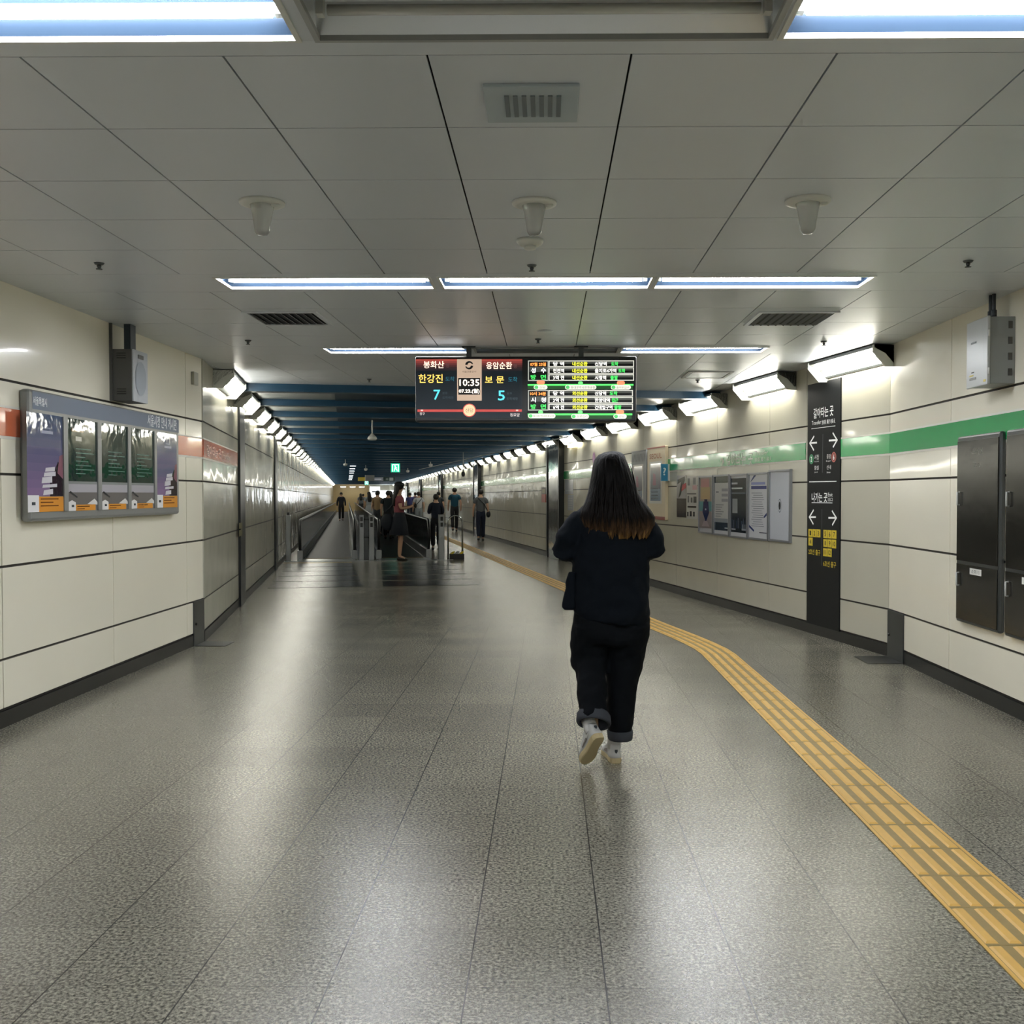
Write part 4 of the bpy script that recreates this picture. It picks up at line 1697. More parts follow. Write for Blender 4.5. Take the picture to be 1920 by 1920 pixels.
for zz in (.5, .9):
    b.tube([W(.36, S0 + .02, zz), W(.47, S0 + .02, zz)], .015, M_STEELD, 8)
tag(b.build('link_rail', origin=W(.41, S0, 0)), 'narrow dark rail linking the middle pair of gate posts', 'rail')
b = MB()
pth = [W(2.21, S0, 0), W(2.21, S0, .8)] + [W(2.37 - .16 * cos(pi * i / 10), S0, .82 + .16 * sin(pi * i / 10)) for i in range(11)] + [W(2.53, S0, .8), W(2.53, S0, 0)]
b.tube(pth, .019, M_MIRROR, 10)
tag(b.build('hoop_barrier', origin=W(2.37, S0, 0)), 'polished steel hoop barrier beside the right gate post', 'barrier')
r = empty('door_stop_block', W(2.39, S0 - .14, 0), 'low black block with yellow stripes at the foot of the hoop', 'block')
b = MB()
b.wbox(2.23, S0 - .22, 0, 2.55, S0 - .04, .13, M_BLACK)
b.build('base', parent=r, bevel=.01)
b = MB()
for k in range(3):
    b.loft([[W(2.25 + k * .1 + (.05 if zz else 0) + q * .05, ss, .13 + zz) for q, ss in ((0, S0 - .2), (1, S0 - .2), (1, S0 - .06), (0, S0 - .06))] for zz in (0, .05)], flat(('c9b428', '8d8f8c', 'c9b428')[k]), True, False)
b.build('stripe', parent=r)

# ------------------------------------------------------------------ hanging things in the corridor
def hang_sign(l, s, z, w, h, label, build, n_rods=2):
    r = empty('hanging_sign', W(l, s, z), label, 'sign')
    b = MB()
    b.wbox(l - w / 2, s, z, l + w / 2, s + .12, z + h, mat('sign_body', '1c3a36', .4))
    b.build('housing', parent=r, bevel=.004)
    for q in (-w * .35, w * .35)[:n_rods]:
        b = MB()
        b.tube([W(l + q, s + .06, z + h), W(l + q, s + .06, 3.1)], .008, M_STEELD, 6)
        b.build('rod', parent=r)
    P = Plane(W(0, s - .002, drop(s) * 0), NN, -DD)
    P.o.z = drop(s)
    b = MB()
    build(b, P)
    b.build('face', parent=r)


def exit_face(l, z, w, h):
    def f(b, P):
        b.rect(P, l - w / 2 + .01, z + .01, l + w / 2 - .01, z + h - .01, .001, em('1fae86', .9))
        m = em('d8fff0', 1.2)
        u = lambda t: l - w / 2 + w * t
        v = lambda t: z + h * t
        b.rect(P, u(.15), v(.1), u(.22), v(.85), .002, m)
        b.rect(P, u(.78), v(.1), u(.85), v(.85), .002, m)
        b.rect(P, u(.15), v(.8), u(.85), v(.88), .002, m)
        b.poly(P, [(u(.45 + .07 * cos(k * pi / 5)), v(.7 + .07 * sin(k * pi / 5))) for k in range(10)], .003, m)
        b.poly(P, [(u(.38), v(.42)), (u(.5), v(.36)), (u(.56), v(.6)), (u(.44), v(.64))], .003, m)
        b.poly(P, [(u(.4), v(.42)), (u(.3), v(.12)), (u(.38), v(.12)), (u(.48), v(.4))], .003, m)
        b.poly(P, [(u(.46), v(.42)), (u(.62), v(.28)), (u(.66), v(.12)), (u(.72), v(.14)), (u(.68), v(.34)), (u(.52), v(.46))], .003, m)
        b.poly(P, [(u(.52), v(.6)), (u(.68), v(.5)), (u(.66), v(.44)), (u(.5), v(.54))], .003, m)
    return f


hang_sign(1.74, 38, 2.28, .34, .34, 'larger glowing green exit sign with a running figure hanging in the corridor', exit_face(1.74, 2.28, .34, .34))
hang_sign(1.55, 84, 2.35, .34, .34, 'small far green exit sign below the long sign bar', exit_face(1.55, 2.35, .34, .34))


def bar(b, P):
    b.rect(P, .62, 2.31, 1.12, 2.52, .001, flat('8d7c2a', .4, .1))
    b.rect(P, 1.15, 2.31, 2.05, 2.52, .001, flat('6c7076', .4, .1))
    b.rect(P, 1.25, 2.38, 1.95, 2.44, .002, flat('a9adb2', .4, .1))
    b.rect(P, 2.4, 2.33, 2.62, 2.5, .001, flat('7d8683', .4, .1))
    b.rect(P, 2.2, 2.36, 2.34, 2.47, .001, flat('55605c', .4, .1))


hang_sign(1.66, 60, 2.3, 2.1, .23, 'long hanging direction sign bar with a yellow end above the crowd', bar)

r = empty('hanging_speaker', W(.43, 18, 2.34), 'pale hanging speaker horn under the blue panels left of the board', 'speaker')
b = MB()
b.tube([W(.43, 18, 2.46), W(.43, 18, 2.72)], .012, M_WHITE, 8)
b.build('rod', parent=r)
b = MB()
b.lathe(W(.43, 18, 2.36), [(0, 0), (.06, 0), (.085, .03), (.07, .06), (.03, .1), (.015, .12)], M_WHITE, 16)
b.build('horn', parent=r)
r = empty('security_camera', W(3.35, 30.2, 2.0), 'dark security camera on a thin pole hanging before the right lamps', 'camera')
b = MB()
b.tube([W(3.35, 30.2, 2.1), W(3.35, 30.2, 2.72)], .012, M_GREYBOX, 6)
b.build('pole', parent=r)
b = MB()
b.ell(W(3.35, 30.2, 2.06), (.06, .06, .08), M_BLACK)
b.build('dome', parent=r)
for l, s, lab in ((2.9, 36.5, 'small dome camera under the ceiling left of the pole camera'), (2.6, 45.2, 'small dome camera above the green exit sign, to its right'), (-.05, 36.3, 'small dome camera left of the glowing reflection strips'),
                  (.75, 42.4, 'small dome camera right of the glowing reflection strips')):
    b = MB()
    b.lathe(W(l, s, 2.45), [(0, 0), (.05, .01), (.07, .05), (.07, .09), (.03, .1), (.012, .12), (.012, .3)], M_WHITE, 12)
    tag(b.build('dome_camera', origin=W(l, s, 2.45)), lab, 'camera')
b = MB()
b.tube([W(4.3, 20, 2.58), W(3.0, 44, 2.55)], .012, M_GREYBOX, 6)
tag(b.build('conduit_pipe', origin=W(4.0, 25, 2.58)), 'thin diagonal conduit pipe under the beams on the right', 'pipe')
n = 1
for s in (40.5, 44.5, 48.5, 52.5, 58.5, 62.5, 66.5, 72.5):  # glowing bars added to stand for ceiling reflections; no lamps hang here
    b = MB()
    b.wbox(.12, s, 2.575, .34, s + .06, 2.595, mat('reflection_glow', 'f4fbff', .3, emit=1.2))
    o = b.build('reflection_strip', origin=W(.28, s, 2.57))
    tag(o, 'added glowing strip for a reflection above the left walkway, %s from the near end' % ordinal(n), 'ceiling light', 'glowing reflection strips above the left walkway')
    n += 1
b = MB()
b.wbox(.9, 52.2, 2.2, 1.35, 52.5, 2.48, M_GREYBOX)
tag(b.build('hanging_box', origin=W(1.1, 52.3, 2.2)), 'small pale box hanging right of the glowing reflection strips', 'box')

# ------------------------------------------------------------------ far end
b = MB()
b.wbox(LL - .1, SEND, 0, 2.16, SEND + .1, 3.1, mat('end_wall_beige', 'b39a6c', .5))
struct(b.build('wall_end'))
b = MB()
b.wbox(2.16, SEND, 0, 2.26, SEND + 14, 3.1, M_PANEL)
b.wbox(LR, SEND, 0, LR + .1, SEND + 14, 3.1, M_PANEL)
b.wbox(2.16, SEND + 13.9, 0, LR, SEND + 14, 3.1, M_PANEL)
struct(b.build('wall_end_lobby'))
r = empty('lobby_light_box', W(3.1, SEND + 6, 1.2), 'bright white light box with a dark stripe at the far end', 'light box')
b = MB()
b.wbox(2.35, SEND + 6, 1.1, 3.45, SEND + 6.2, 2.5, mat('far_box', 'dfe6ea', .4, emit=.7))
b.build('box', parent=r)
b = MB()
b.wbox(2.6, SEND + 5.98, 1.9, 3.2, SEND + 6.0, 2.02, M_BLACK)
b.build('stripe', parent=r)
b = MB()
b.wbox(3.55, SEND + 8, .9, 4.5, SEND + 8.1, 2.1, mat('far_bright', 'f4fbff', .4, emit=3))
tag(b.build('lobby_screen', origin=W(4, SEND + 8, .9)), 'glaring white lit panel at the far end of the corridor', 'light panel')
b = MB()
for k in range(3):
    b = MB()
    b.wbox(-.6 + k * .9, SEND - 1.2, 2.36, -.1 + k * .9, SEND - 1.05, 2.42, mat('cluster_lamp', 'f4fbff', .3, emit=5))
    tag(b.build('end_wall_lamp', origin=W(-.3 + k * .9, SEND - 1.2, 2.36)), 'tiny lamp over the beige end wall, %s from the left' % ordinal(k + 1), 'light', 'lamps over the end wall')

# ------------------------------------------------------------------ people
def evalmesh(ob):
    dg = bpy.context.evaluated_depsgraph_get()
    me = bpy.data.meshes.new_from_object(ob.evaluated_get(dg))
    vs = [v.co.copy() for v in me.vertices]
    fs = [tuple(p.vertices) for p in me.polygons]
    bpy.data.meshes.remove(me)
    old = ob.data
    bpy.data.objects.remove(ob)
    bpy.data.meshes.remove(old)
    return vs, fs


def skin(pts, edges, radii, sub=1, root=0):
    me = bpy.data.meshes.new('skeleton')
    me.from_pydata([tuple(p) for p in pts], edges, [])
    ob = bpy.data.objects.new('skeleton', me)
    COL.objects.link(ob)
    ob.modifiers.new('s', 'SKIN').use_smooth_shade = True
    for i, sv in enumerate(me.skin_vertices[0].data):
        r = radii[i]
        sv.radius = r if isinstance(r, tuple) else (r, r)
        sv.use_root = i == root
    sm = ob.modifiers.new('b', 'SUBSURF')
    sm.levels = sub
    return evalmesh(ob)


def remesh(mb, voxel, smooth=4, fac=.5, disp=None, dec=None):
    me = bpy.data.meshes.new('cloth_source')
    me.from_pydata([tuple(v) for v in mb.v], [], mb.f)
    ob = bpy.data.objects.new('cloth_source', me)
    COL.objects.link(ob)
    bm = bmesh.new()
    bm.from_mesh(me)
    bmesh.ops.recalc_face_normals(bm, faces=bm.faces)
    bm.to_mesh(me)
    bm.free()
    r = ob.modifiers.new('r', 'REMESH')
    r.mode = 'VOXEL'
    r.voxel_size = voxel
    s = ob.modifiers.new('s', 'SMOOTH')
    s.factor = fac
    s.iterations = smooth
    if disp:
        for sc, st in disp:
            tx = bpy.data.textures.new('fold', 'CLOUDS')
            tx.noise_scale = sc
            tx.noise_depth = 1
            d = ob.modifiers.new('d', 'DISPLACE')
            d.texture = tx
            d.texture_coords = 'LOCAL'
            d.strength = st
            d.mid_level = .5
        s = ob.modifiers.new('s2', 'SMOOTH')
        s.factor = .5
        s.iterations = 1
    return evalmesh(ob)


M_SKIN = mat('skin', 'c09a80', .5)


def person(label, l, s, H, rz=0.0, top='303030', pants='1b2230', hair='15120f', long=False, skirt=False, walk=0.0, phone=False, sleeve='short', cap=None, shoes='17181a', z=None, group=None, jacket=False, wide=1.0):
    k = H / 1.68
    base = W(l, s, 0)
    if z is not None:
        base.z = z + drop(s)
    r = empty('person', base, label, 'person', group, AL + rz)
    M = MW[r.name] @ Matrix.Scale(k, 4)
    a = walk
    J = {'pel': (0, 0, .95), 'wai': (0, 0, 1.08), 'che': (0, 0, 1.27), 'nb': (0, -.01, 1.41), 'ne': (0, .0, 1.47), 'he': (0, .02, 1.56), 'ht': (0, .015, 1.63)}
    pts, rad, ed = [], [], []
    ix = {}

    def v(n, p, r_, par=None):
        ix[n] = len(pts)
        pts.append(Vector(p))
        rad.append(r_)
        if par:
            ed.append((ix[par], ix[n]))
    v('pel', J['pel'], (.135, .09))
    v('wai', J['wai'], (.115, .085), 'pel')
    v('che', J['che'], (.14, .095), 'wai')
    v('nb', J['nb'], (.07, .06), 'che')
    v('ne', J['ne'], (.05, .05), 'nb')
    v('he', J['he'], (.072, .088), 'ne')
    v('ht', J['ht'], (.06, .075), 'he')
    for sg, n in ((-1, 'L'), (1, 'R')):
        if phone:
            e, w_, h = (sg * .22, .02, 1.12), (sg * .12, .24, 1.16), (sg * .06, .29, 1.19)
        else:
            sw = -a * sg * .5
            e, w_, h = (sg * .23, sw * .5 - .02, 1.11), (sg * .235, sw + .04, .88), (sg * .23, sw + .07, .79)
        v('sh' + n, (sg * .165 * wide, 0, 1.36), .052, 'nb')
        v('el' + n, e, .04, 'sh' + n)
        v('wr' + n, w_, .027, 'el' + n)
        v('ha' + n, h, (.035, .02), 'wr' + n)
        ay = a * sg
        v('hi' + n, (sg * .085, 0, .88), .08, 'pel')
        v('kn' + n, (sg * .09, ay * .5 + .03, .49), .056, 'hi' + n)
        v('an' + n, (sg * .09, ay, .09 + max(0, -ay) * .25), .036, 'kn' + n)
        v('to' + n, (sg * .095, ay + .13, .03 + max(0, -ay) * .05), .03, 'an' + n)
    vs, fs = skin(pts, ed, rad, 1)
    b = MB()
    b.add([M @ q for q in vs], fs, M_SKIN, True)
    b.build('body', parent=r)
    # top
    names = ['wai', 'che', 'nb']
    p2, r2, e2 = [Vector((0, 0, .86 if not skirt else .95)), pts[ix['wai']], pts[ix['che']], Vector((0, -.01, 1.39))], [(.165 * wide, .12), (.155 * wide, .12), (.175 * wide, .125), (.09, .08)], [(0, 1), (1, 2), (2, 3)]
    for n in 'LR':
        i0 = len(p2)
        p2.append(pts[ix['sh' + n]])
        r2.append(.075)
        e2.append((3, i0))
        if sleeve == 'short':
            p2.append(pts[ix['sh' + n]].lerp(pts[ix['el' + n]], .6))
            r2.append(.066)
            e2.append((i0, i0 + 1))
        elif sleeve == 'long':
            p2.append(pts[ix['el' + n]])
            p2.append(pts[ix['wr' + n]])
            r2 += [.06, .045]
            e2 += [(i0, i0 + 1), (i0 + 1, i0 + 2)]
    vs, fs = skin(p2, e2, r2, 1)
    b = MB()
    b.add([M @ q for q in vs], fs, mat('cloth_' + top, top, .85), True)
    b.build('jacket' if jacket else 'shirt', parent=r)
    if skirt:
        b = MB()
        n = 24
        prof = [(.135, 1.04), (.175, .93), (.225, .75), (.25, .56), (.24, .55)]
        rings = [[M @ Vector((rr * (1 + .05 * sin(6 * t)) * cos(t), rr * .8 * (1 + .05 * sin(6 * t)) * sin(t) - .02 * (1 - z_), z_)) for t in [2 * pi * j / n for j in range(n)]] for rr, z_ in prof]
        b.loft(rings, mat('cloth_' + pants, pants, .85))
        b.build('skirt', parent=r)
    else:
        p3, r3, e3 = [Vector((0, 0, 1.08)), Vector((0, 0, .92))], [(.14, .1), (.15, .115)], [(0, 1)]
        for n in 'LR':
            i0 = len(p3)
            p3 += [pts[ix['hi' + n]], pts[ix['kn' + n]], pts[ix['an' + n]] + Vector((0, 0, .02))]
            r3 += [.098, .08, .065]
            e3 += [(1, i0), (i0, i0 + 1), (i0 + 1, i0 + 2)]
        vs, fs = skin(p3, e3, r3, 1)
        b = MB()
        b.add([M @ q for q in vs], fs, mat('cloth_' + pants, pants, .85), True)
        b.build('trousers', parent=r)
    b = MB()
    c = M @ Vector((0, -.005, 1.6))
    Mr = Matrix.Rotation(AL + rz, 3, 'Z')
    b.ell(c, (.092 * k, .103 * k, .095 * k), mat('hair_' + hair, hair, .6), Mr)
    if long:
        n = 16
        rings = [[M @ Vector((rx * cos(2 * pi * j / n), yy + ry * sin(2 * pi * j / n), zz)) for j in range(n)] for rx, ry, yy, zz in ((.06, .06, -.02, 1.66), (.092, .075, -.035, 1.6), (.1, .06, -.06, 1.5), (.11, .05, -.09, 1.38), (.1, .04, -.11, 1.25), (.07, .02, -.11, 1.18))]
        b.loft(rings, mat('hair_' + hair, hair, .6))
    b.build('hair', parent=r)
    # face
    b = MB()
    b.ell(M @ Vector((0, .108, 1.55)), (.012 * k, .016 * k, .02 * k), M_SKIN, Mr, 8)
    b.build('nose', parent=r)
    for sg in (-1, 1):
        b = MB()
        b.ell(M @ Vector((sg * .03, .096, 1.575)), (.01 * k, .006 * k, .006 * k), mat('eye', '1a1512', .3), Mr, 8)
        b.build('eye', parent=r)
        b = MB()
        an = pts[ix['an' + ('L' if sg < 0 else 'R')]]
        to = pts[ix['to' + ('L' if sg < 0 else 'R')]]
        d = (to - an)
        b.tube([M @ (an + Vector((0, -.05, -.05))), M @ (an + Vector((0, 0, -.045))), M @ (an + Vector((0, .08, -.055))), M @ (an + Vector((0, .17, -.062)))], [.036 * k, .042 * k, .04 * k, .022 * k], flat(shoes, .5), 8)
        b.build('shoe', parent=r)
    if cap:
        b = MB()
        b.ell(M @ Vector((0, .0, 1.635)), (.1 * k, .112 * k, .075 * k), flat(cap, .7), Mr)
        b.loft([[M @ Vector((q * .08, yy, zz)) for q in (-1, -.5, 0, .5, 1)] + [M @ Vector((q * .08, yy, zz - .008)) for q in (1, .5, 0, -.5, -1)] for yy, zz in ((.07, 1.63), (.15, 1.625), (.2, 1.6))], flat(cap, .7), True, False)
        b.build('cap', parent=r)
    return r, M


def bag(label, M, p, size, col, strap=None, name='shoulder_bag'):
    c = M @ Vector(p)
    r = empty(name, c - Vector((0, 0, size[2])), label, 'bag')
    b = MB()
    Mr = M.to_3x3().normalized()
    b.ell(c, size, flat(col, .7), Mr)
    b.build('pouch', parent=r)
    if strap:
        b = MB()
        b.tube([M @ Vector(q) for q in strap], .014, flat(col, .7), 6)
        b.build('strap', parent=r)


S_ = 'standing people on the right walkway'
person('person in a dark suit and light shirt walking towards the viewer on the left walkway', -.33, 61, 1.66, pi, '131820', '101319', sleeve='long', jacket=True, walk=.12)
r_, M_ = person('person in a black cap, dusty red top and wide navy skirt looking at a phone', 1.12, 22.75, 1.70, -pi / 2, '8a4a52', '0c1420', skirt=True, long=True, cap='10181a', phone=True, sleeve='short', shoes='15120f', wide=.9)
bag('large dark bag behind the back of the person in the black cap', M_, (.0, -.25, .83), (.07, .15, .19), '0a1620', [(-.08, .0, 1.42), (-.1, -.18, 1.15), (-.1, -.3, 1.05)])
r_, M_ = person('short-haired person in a navy jacket and black trousers beside the hoop barrier', 2.28, 27.0, 1.46, .1, '0c182a', '090d13', sleeve='long', jacket=True, phone=True)
r_, M_ = person('person in a teal polo shirt and dark shorts walking away along the right wall', 4.2, 41, 1.75, 0, '0c4357', '1f2225', walk=.2)
r_, M_ = person('person with dark hair mostly hidden behind the teal polo shirt', 4.0, 46, 1.62, 0, '2d3338', '24282c', walk=.12)
r_, M_ = person('person in a grey shirt and navy trousers walking with a black side bag', 4.12, 32.2, 1.62, 0, '585c5f', '0f1a2e', walk=.14)
bag('small black bag at the right hip of the person in grey', M_, (.25, 0, .88), (.07, .09, .11), '0e1218', [(-.1, -.1, 1.4), (.1, -.14, 1.2), (.24, -.03, .95)])
r_, M_ = person('person in a white shirt with a black strap across the back', 2.95, 43.5, 1.6, .15, 'c4cace', '8f989e', walk=.1, hair='2a1d1a')
bag('black cross-body strap and pouch on the white shirt', M_, (-.16, -.05, 1.08), (.06, .08, .09), '0e1218', [(.12, -.12, 1.4), (0, -.15, 1.26), (-.12, -.13, 1.14)])
person('person in a purple-blue top in the crowd behind the cap', 3.45, 58, 1.63, 0, '3a3f78', '22283a', walk=.1)
person('person with a dark top seen small beside the right wall in the crowd', 4.0, 62, 1.66, 0, '54405c', '22252c', walk=.1)
r_, M_ = person('person in a black patterned t-shirt standing in the crowd on the right walkway', 1.32, 34.2, 1.58, 0, '0a161d', '0c1116', z=.012, wide=1.15)
M_p = M_
r_, M_ = person('person in a tan shirt standing on the right walkway', 1.08, 37.4, 1.60, -.4, '8a7454', '2b3136', z=.012, phone=True)
bag('pale tote bag hanging beside the person in the tan shirt', M_, (.2, .05, .9), (.09, .09, .17), 'a8a591', [(.2, .05, 1.06), (.22, .0, 1.25)], 'tote_bag')
person('person with long dark hair and a white dress on the right walkway', 1.02, 49.5, 1.62, .3, 'a7adb0', 'a7adb0', long=True, skirt=True, z=.012)
person('person with long black hair and a grey top at the left edge of the crowd', .92, 72, 1.62, .2, '7c8084', '34383c', long=True, z=.012)
person('person in a pale top just behind the grey top in the crowd', 1.15, 76, 1.6, 0, '8f9aa6', '30343a', z=.012)
person('dark-haired person ahead of the tan shirt in the crowd', 1.3, 46, 1.61, 0, '2c3138', '1c2025', z=.012)
person('dark-haired person in a light top right of the patterned t-shirt', 1.62, 39.5, 1.60, 0, '9aa4a2', '23282c', long=True, z=.012)
person('dark-haired person farther right in the crowd ahead of the black cap', 1.6, 35.0, 1.60, 0, '30363c', '1a1e22', z=.012)

# ------------------------------------------------------------------ the woman walking ahead
YW = 5.47


def wp(x, y, dy=0.0):
    """point of the figure seen at a pixel, dy metres beyond the plane of her body"""
    r = ray(x, y)
    return O + r * ((YW + dy) / r.y)


root = empty('person', Vector((.335, YW, 0)), 'foreground person with long dark hair, black jacket and rolled-up black trousers walking away', 'person')
CXW = .335
# body
bp = {'pel': (CXW, 0, .9), 'wai': (CXW, 0, 1.05), 'che': (CXW, .01, 1.2), 'nb': (CXW, .02, 1.33), 'ne': (CXW - .005, .025, 1.39), 'he': (CXW - .01, .035, 1.49), 'ht': (CXW - .01, .03, 1.57),
      'no': (CXW - .01, .14, 1.48)}
pts_, rad_, ed_, ix_ = [], [], [], {}


def bv(n, p, r_, par=None):
    ix_[n] = len(pts_)
    pts_.append(Vector((p[0], YW + p[1], p[2])))
    rad_.append(r_)
    if par:
        ed_.append((ix_[par], ix_[n]))


bv('pel', bp['pel'], (.14, .1))
bv('wai', bp['wai'], (.12, .09), 'pel')
bv('che', bp['che'], (.135, .095), 'wai')
bv('nb', bp['nb'], (.07, .06), 'che')
bv('ne', bp['ne'], .048, 'nb')
bv('he', bp['he'], (.07, .085), 'ne')
bv('ht', bp['ht'], (.06, .072), 'he')
arms = {'L': [(CXW - .165, .0, 1.27), (CXW - .245, -.03, 1.11), (CXW - .14, .2, 1.10)], 'R': [(CXW + .17, .0, 1.255), (CXW + .215, -.02, 1.11), (CXW + .13, .2, 1.10)]}
legs = {'L': [(CXW - .095, 0, .84), (CXW - .115, .03, .5), (CXW - .108, -.2, .2)], 'R': [(CXW + .09, 0, .84), (CXW + .075, .03, .47), (CXW + .022, -.0, .1)]}
for n in 'LR':
    a, l_ = arms[n], legs[n]
    bv('sh' + n, a[0], .05, 'nb')
    bv('el' + n, a[1], .038, 'sh' + n)
    bv('wr' + n, a[2], .027, 'el' + n)
    sx = -1 if n == 'L' else 1
    bv('pa' + n, (a[2][0] - sx * .02, a[2][1] + .05, a[2][2] + .005), (.03, .018), 'wr' + n)
    bv('hi' + n, l_[0], .075, 'pel')
    bv('kn' + n, l_[1], .055, 'hi' + n)
    bv('an' + n, l_[2], .036, 'kn' + n)
bv('foR', (CXW + .015, .12, .04), .028, 'anR')
bv('foL', (CXW - .12, -.08, .05), .028, 'anL')
vs, fs = skin(pts_, ed_, rad_, 2)
b = MB()
b.add(vs, fs, M_SKIN, True)
body = b.build('body', parent=root)
# fingers and thumbs, loosely curled in front of her
for n in 'LR':
    sx = -1 if n == 'L' else 1
    w0 = Vector((arms[n][2][0] - sx * .02, YW + arms[n][2][1] + .05, arms[n][2][2] + .005))
    for k, ln in enumerate((.072, .078, .074, .06)):
        b = MB()
        z = .024 - k * .016
        p0 = w0 + Vector((-sx * .01, .03, z))
        p1 = p0 + Vector((-sx * .012, ln * .5, .0))
        p2 = p1 + Vector((-sx * .028, ln * .22, -.002))
        p3 = p2 + Vector((-sx * .022, -.008, -.002))
        b.tube([p0, p1, p2, p3], [.0085, .008, .0075, .0055], M_SKIN, 8)
        b.build('finger', parent=body)
    b = MB()
    p0 = w0 + Vector((-sx * .012, -.01, .02))
    p1 = p0 + Vector((-sx * .025, .025, .022))
    p2 = p1 + Vector((-sx * .012, .03, .004))
    b.tube([p0, p1, p2], [.011, .0095, .007], M_SKIN, 8)
    b.build('thumb', parent=body)
hc = Vector((CXW - .01, YW, 1.49))
b = MB()
b.add([hc + Vector(q) for q in ((-.013, .112, -.01), (.013, .112, -.01), (0, .142, -.008), (0, .113, .035), (0, .112, -.02))], [(0, 2, 3), (2, 1, 3), (0, 4, 2), (4, 1, 2)], M_SKIN, True)
b.build('nose', parent=body)
b = MB()
b.ell(hc + Vector((0, .105, -.045)), (.024, .012, .008), mat('lips', '9a5a55', .5))
b.build('mouth', parent=body)
for sx in (-1, 1):
    b = MB()
    b.ell(hc + Vector((sx * .031, .1, .02)), (.013, .01, .009), mat('eye_white', 'd8d4cc', .3))
    e_ = b.build('eye', parent=body)
    b = MB()
    b.ell(hc + Vector((sx * .031, .108, .02)), (.006, .004, .006), mat('iris', '20140e', .2))
    b.build('iris', parent=e_)
    b = MB()
    b.ell(hc + Vector((sx * .074, .02, .0)), (.01, .02, .03), M_SKIN)
    b.build('ear', parent=body)

M_JACK = mat('jacket_black', '080e15', .85, bump=(14, .012, .35, None, 3), spec=.12)
M_TROU = mat('trousers_black', '090c10', .85, bump=(30, .004, .3), spec=.1)
M_CUFF = mat('cuff_grey', '3a3d43', .85, bump=(60, .002, .3), spec=.2)


def ering(cx, cy, z, rx, ry, n=28, tilt=0.0, p=2.3):
    out = []
    for k in range(n):
        t = 2 * pi * k / n
        c, s_ = cos(t), sin(t)
        x = rx * math.copysign(abs(c) ** (2 / p), c)
        y = ry * math.copysign(abs(s_) ** (2 / p), s_)
        out.append(Vector((cx + x, YW + cy + y, z + tilt * x)))
    return out


def edge_ring(y, xa, xb, ry, cy=0.0, tilt=0.0):
    a, c = wp(xa, y), wp(xb, y)
    return ering((a.x + c.x) / 2, cy, a.z, (c.x - a.x) / 2, ry, tilt=tilt)


jk = MB()
jk.loft([edge_ring(1164, 1078, 1214, .155, 0, -.07), edge_ring(1148, 1070, 1218, .165, 0, -.05), edge_ring(1120, 1070, 1219, .165, 0, -.02), edge_ring(1080, 1071, 1218, .155), edge_ring(1040, 1074, 1217, .15),
         edge_ring(1000, 1080, 1219, .145, 0), edge_ring(975, 1078, 1224, .135, .005), edge_ring(958, 1084, 1219, .12, .01), edge_ring(946, 1100, 1204, .095, .015), edge_ring(938, 1118, 1180, .07, .02)])
for n, prs in (('L', ((1094, 975, .0, .068), (1078, 992, -.01, .069), (1061, 1015, -.03, .069), (1055, 1028, -.035, .073), (1066, 1031, .03, .069), (1088, 1033, .12, .056), (1100, 1036, .19, .045))),
               ('R', ((1198, 978, .0, .07), (1210, 994, -.01, .07), (1219, 1012, -.02, .07), (1222, 1024, -.03, .073), (1212, 1029, .03, .068), (1196, 1034, .12, .055), (1186, 1037, .19, .045)))):
    P_, R_ = [], []
    for x, y, dy, rr in prs:
        q = wp(x, y)
        P_.append(Vector((q.x, YW + dy, q.z)))
        R_.append(rr)
    jk.tube(P_, R_, None, 14)
vs, fs = remesh(jk, .011, 4, .5, disp=[(.22, .035), (.08, .022)])
b = MB()
b.add(vs, fs, M_JACK, True)
jacket = b.build('jacket', parent=root)
# hanging pocket flap / bag at her left hip
b = MB()
b.loft([[wp(x, y, d) for x, d in ((x0, -.07), (x1, -.08), (x1, .06), (x0, .05))] for y, x0, x1 in ((1072, 1066, 1080), (1095, 1059, 1080), (1098, 1062, 1080), (1120, 1056, 1080), (1138, 1052.5, 1080), (1144, 1058, 1080))], None)
vs, fs = remesh(b, .01, 4, .5)
b = MB()
b.add(vs, fs, M_JACK, True)
tag(b.build('jacket_pocket', parent=jacket))

# trousers: two legs and seat
tr_ = MB()
tr_.loft([edge_ring(1130, 1078, 1212, .13), edge_ring(1160, 1073, 1217, .145), edge_ring(1190, 1072, 1215, .15), edge_ring(1205, 1075, 1212, .13)])


def leg_ring(y, xa, xb, dy, ry, tilt=0.0):
    r_ = ray((xa + xb) / 2, y)
    f = (YW + dy) / r_.y
    a, c = O + ray(xa, y) * ((YW + dy) / ray(xa, y).y), O + ray(xb, y) * ((YW + dy) / ray(xb, y).y)
    return ering((a.x + c.x) / 2, dy, a.z, (c.x - a.x) / 2, ry, tilt=tilt)


tr_.loft([leg_ring(1170, 1072, 1148, 0, .14), leg_ring(1200, 1071, 1146, .02, .13), leg_ring(1228, 1070, 1142, .03, .12), leg_ring(1247, 1071, 1139, .0, .12), leg_ring(1262, 1080, 1137, -.05, .1),
          leg_ring(1300, 1083, 1138, -.13, .09), leg_ring(1336, 1086, 1139, -.2, .085)])
tr_.loft([leg_ring(1170, 1142, 1218, 0, .14), leg_ring(1200, 1140, 1214, .02, .13), leg_ring(1231, 1139, 1209.5, .03, .12), leg_ring(1260, 1138, 1200, .03, .11), leg_ring(1280, 1138, 1193, .02, .1),
          leg_ring(1330, 1139, 1189, .0, .09), leg_ring(1375, 1140, 1185, -.01, .085)])
vs, fs = remesh(tr_, .0095, 3, .5, disp=[(.16, .028), (.06, .014)])
b = MB()
b.add(vs, fs, M_TROU, True)
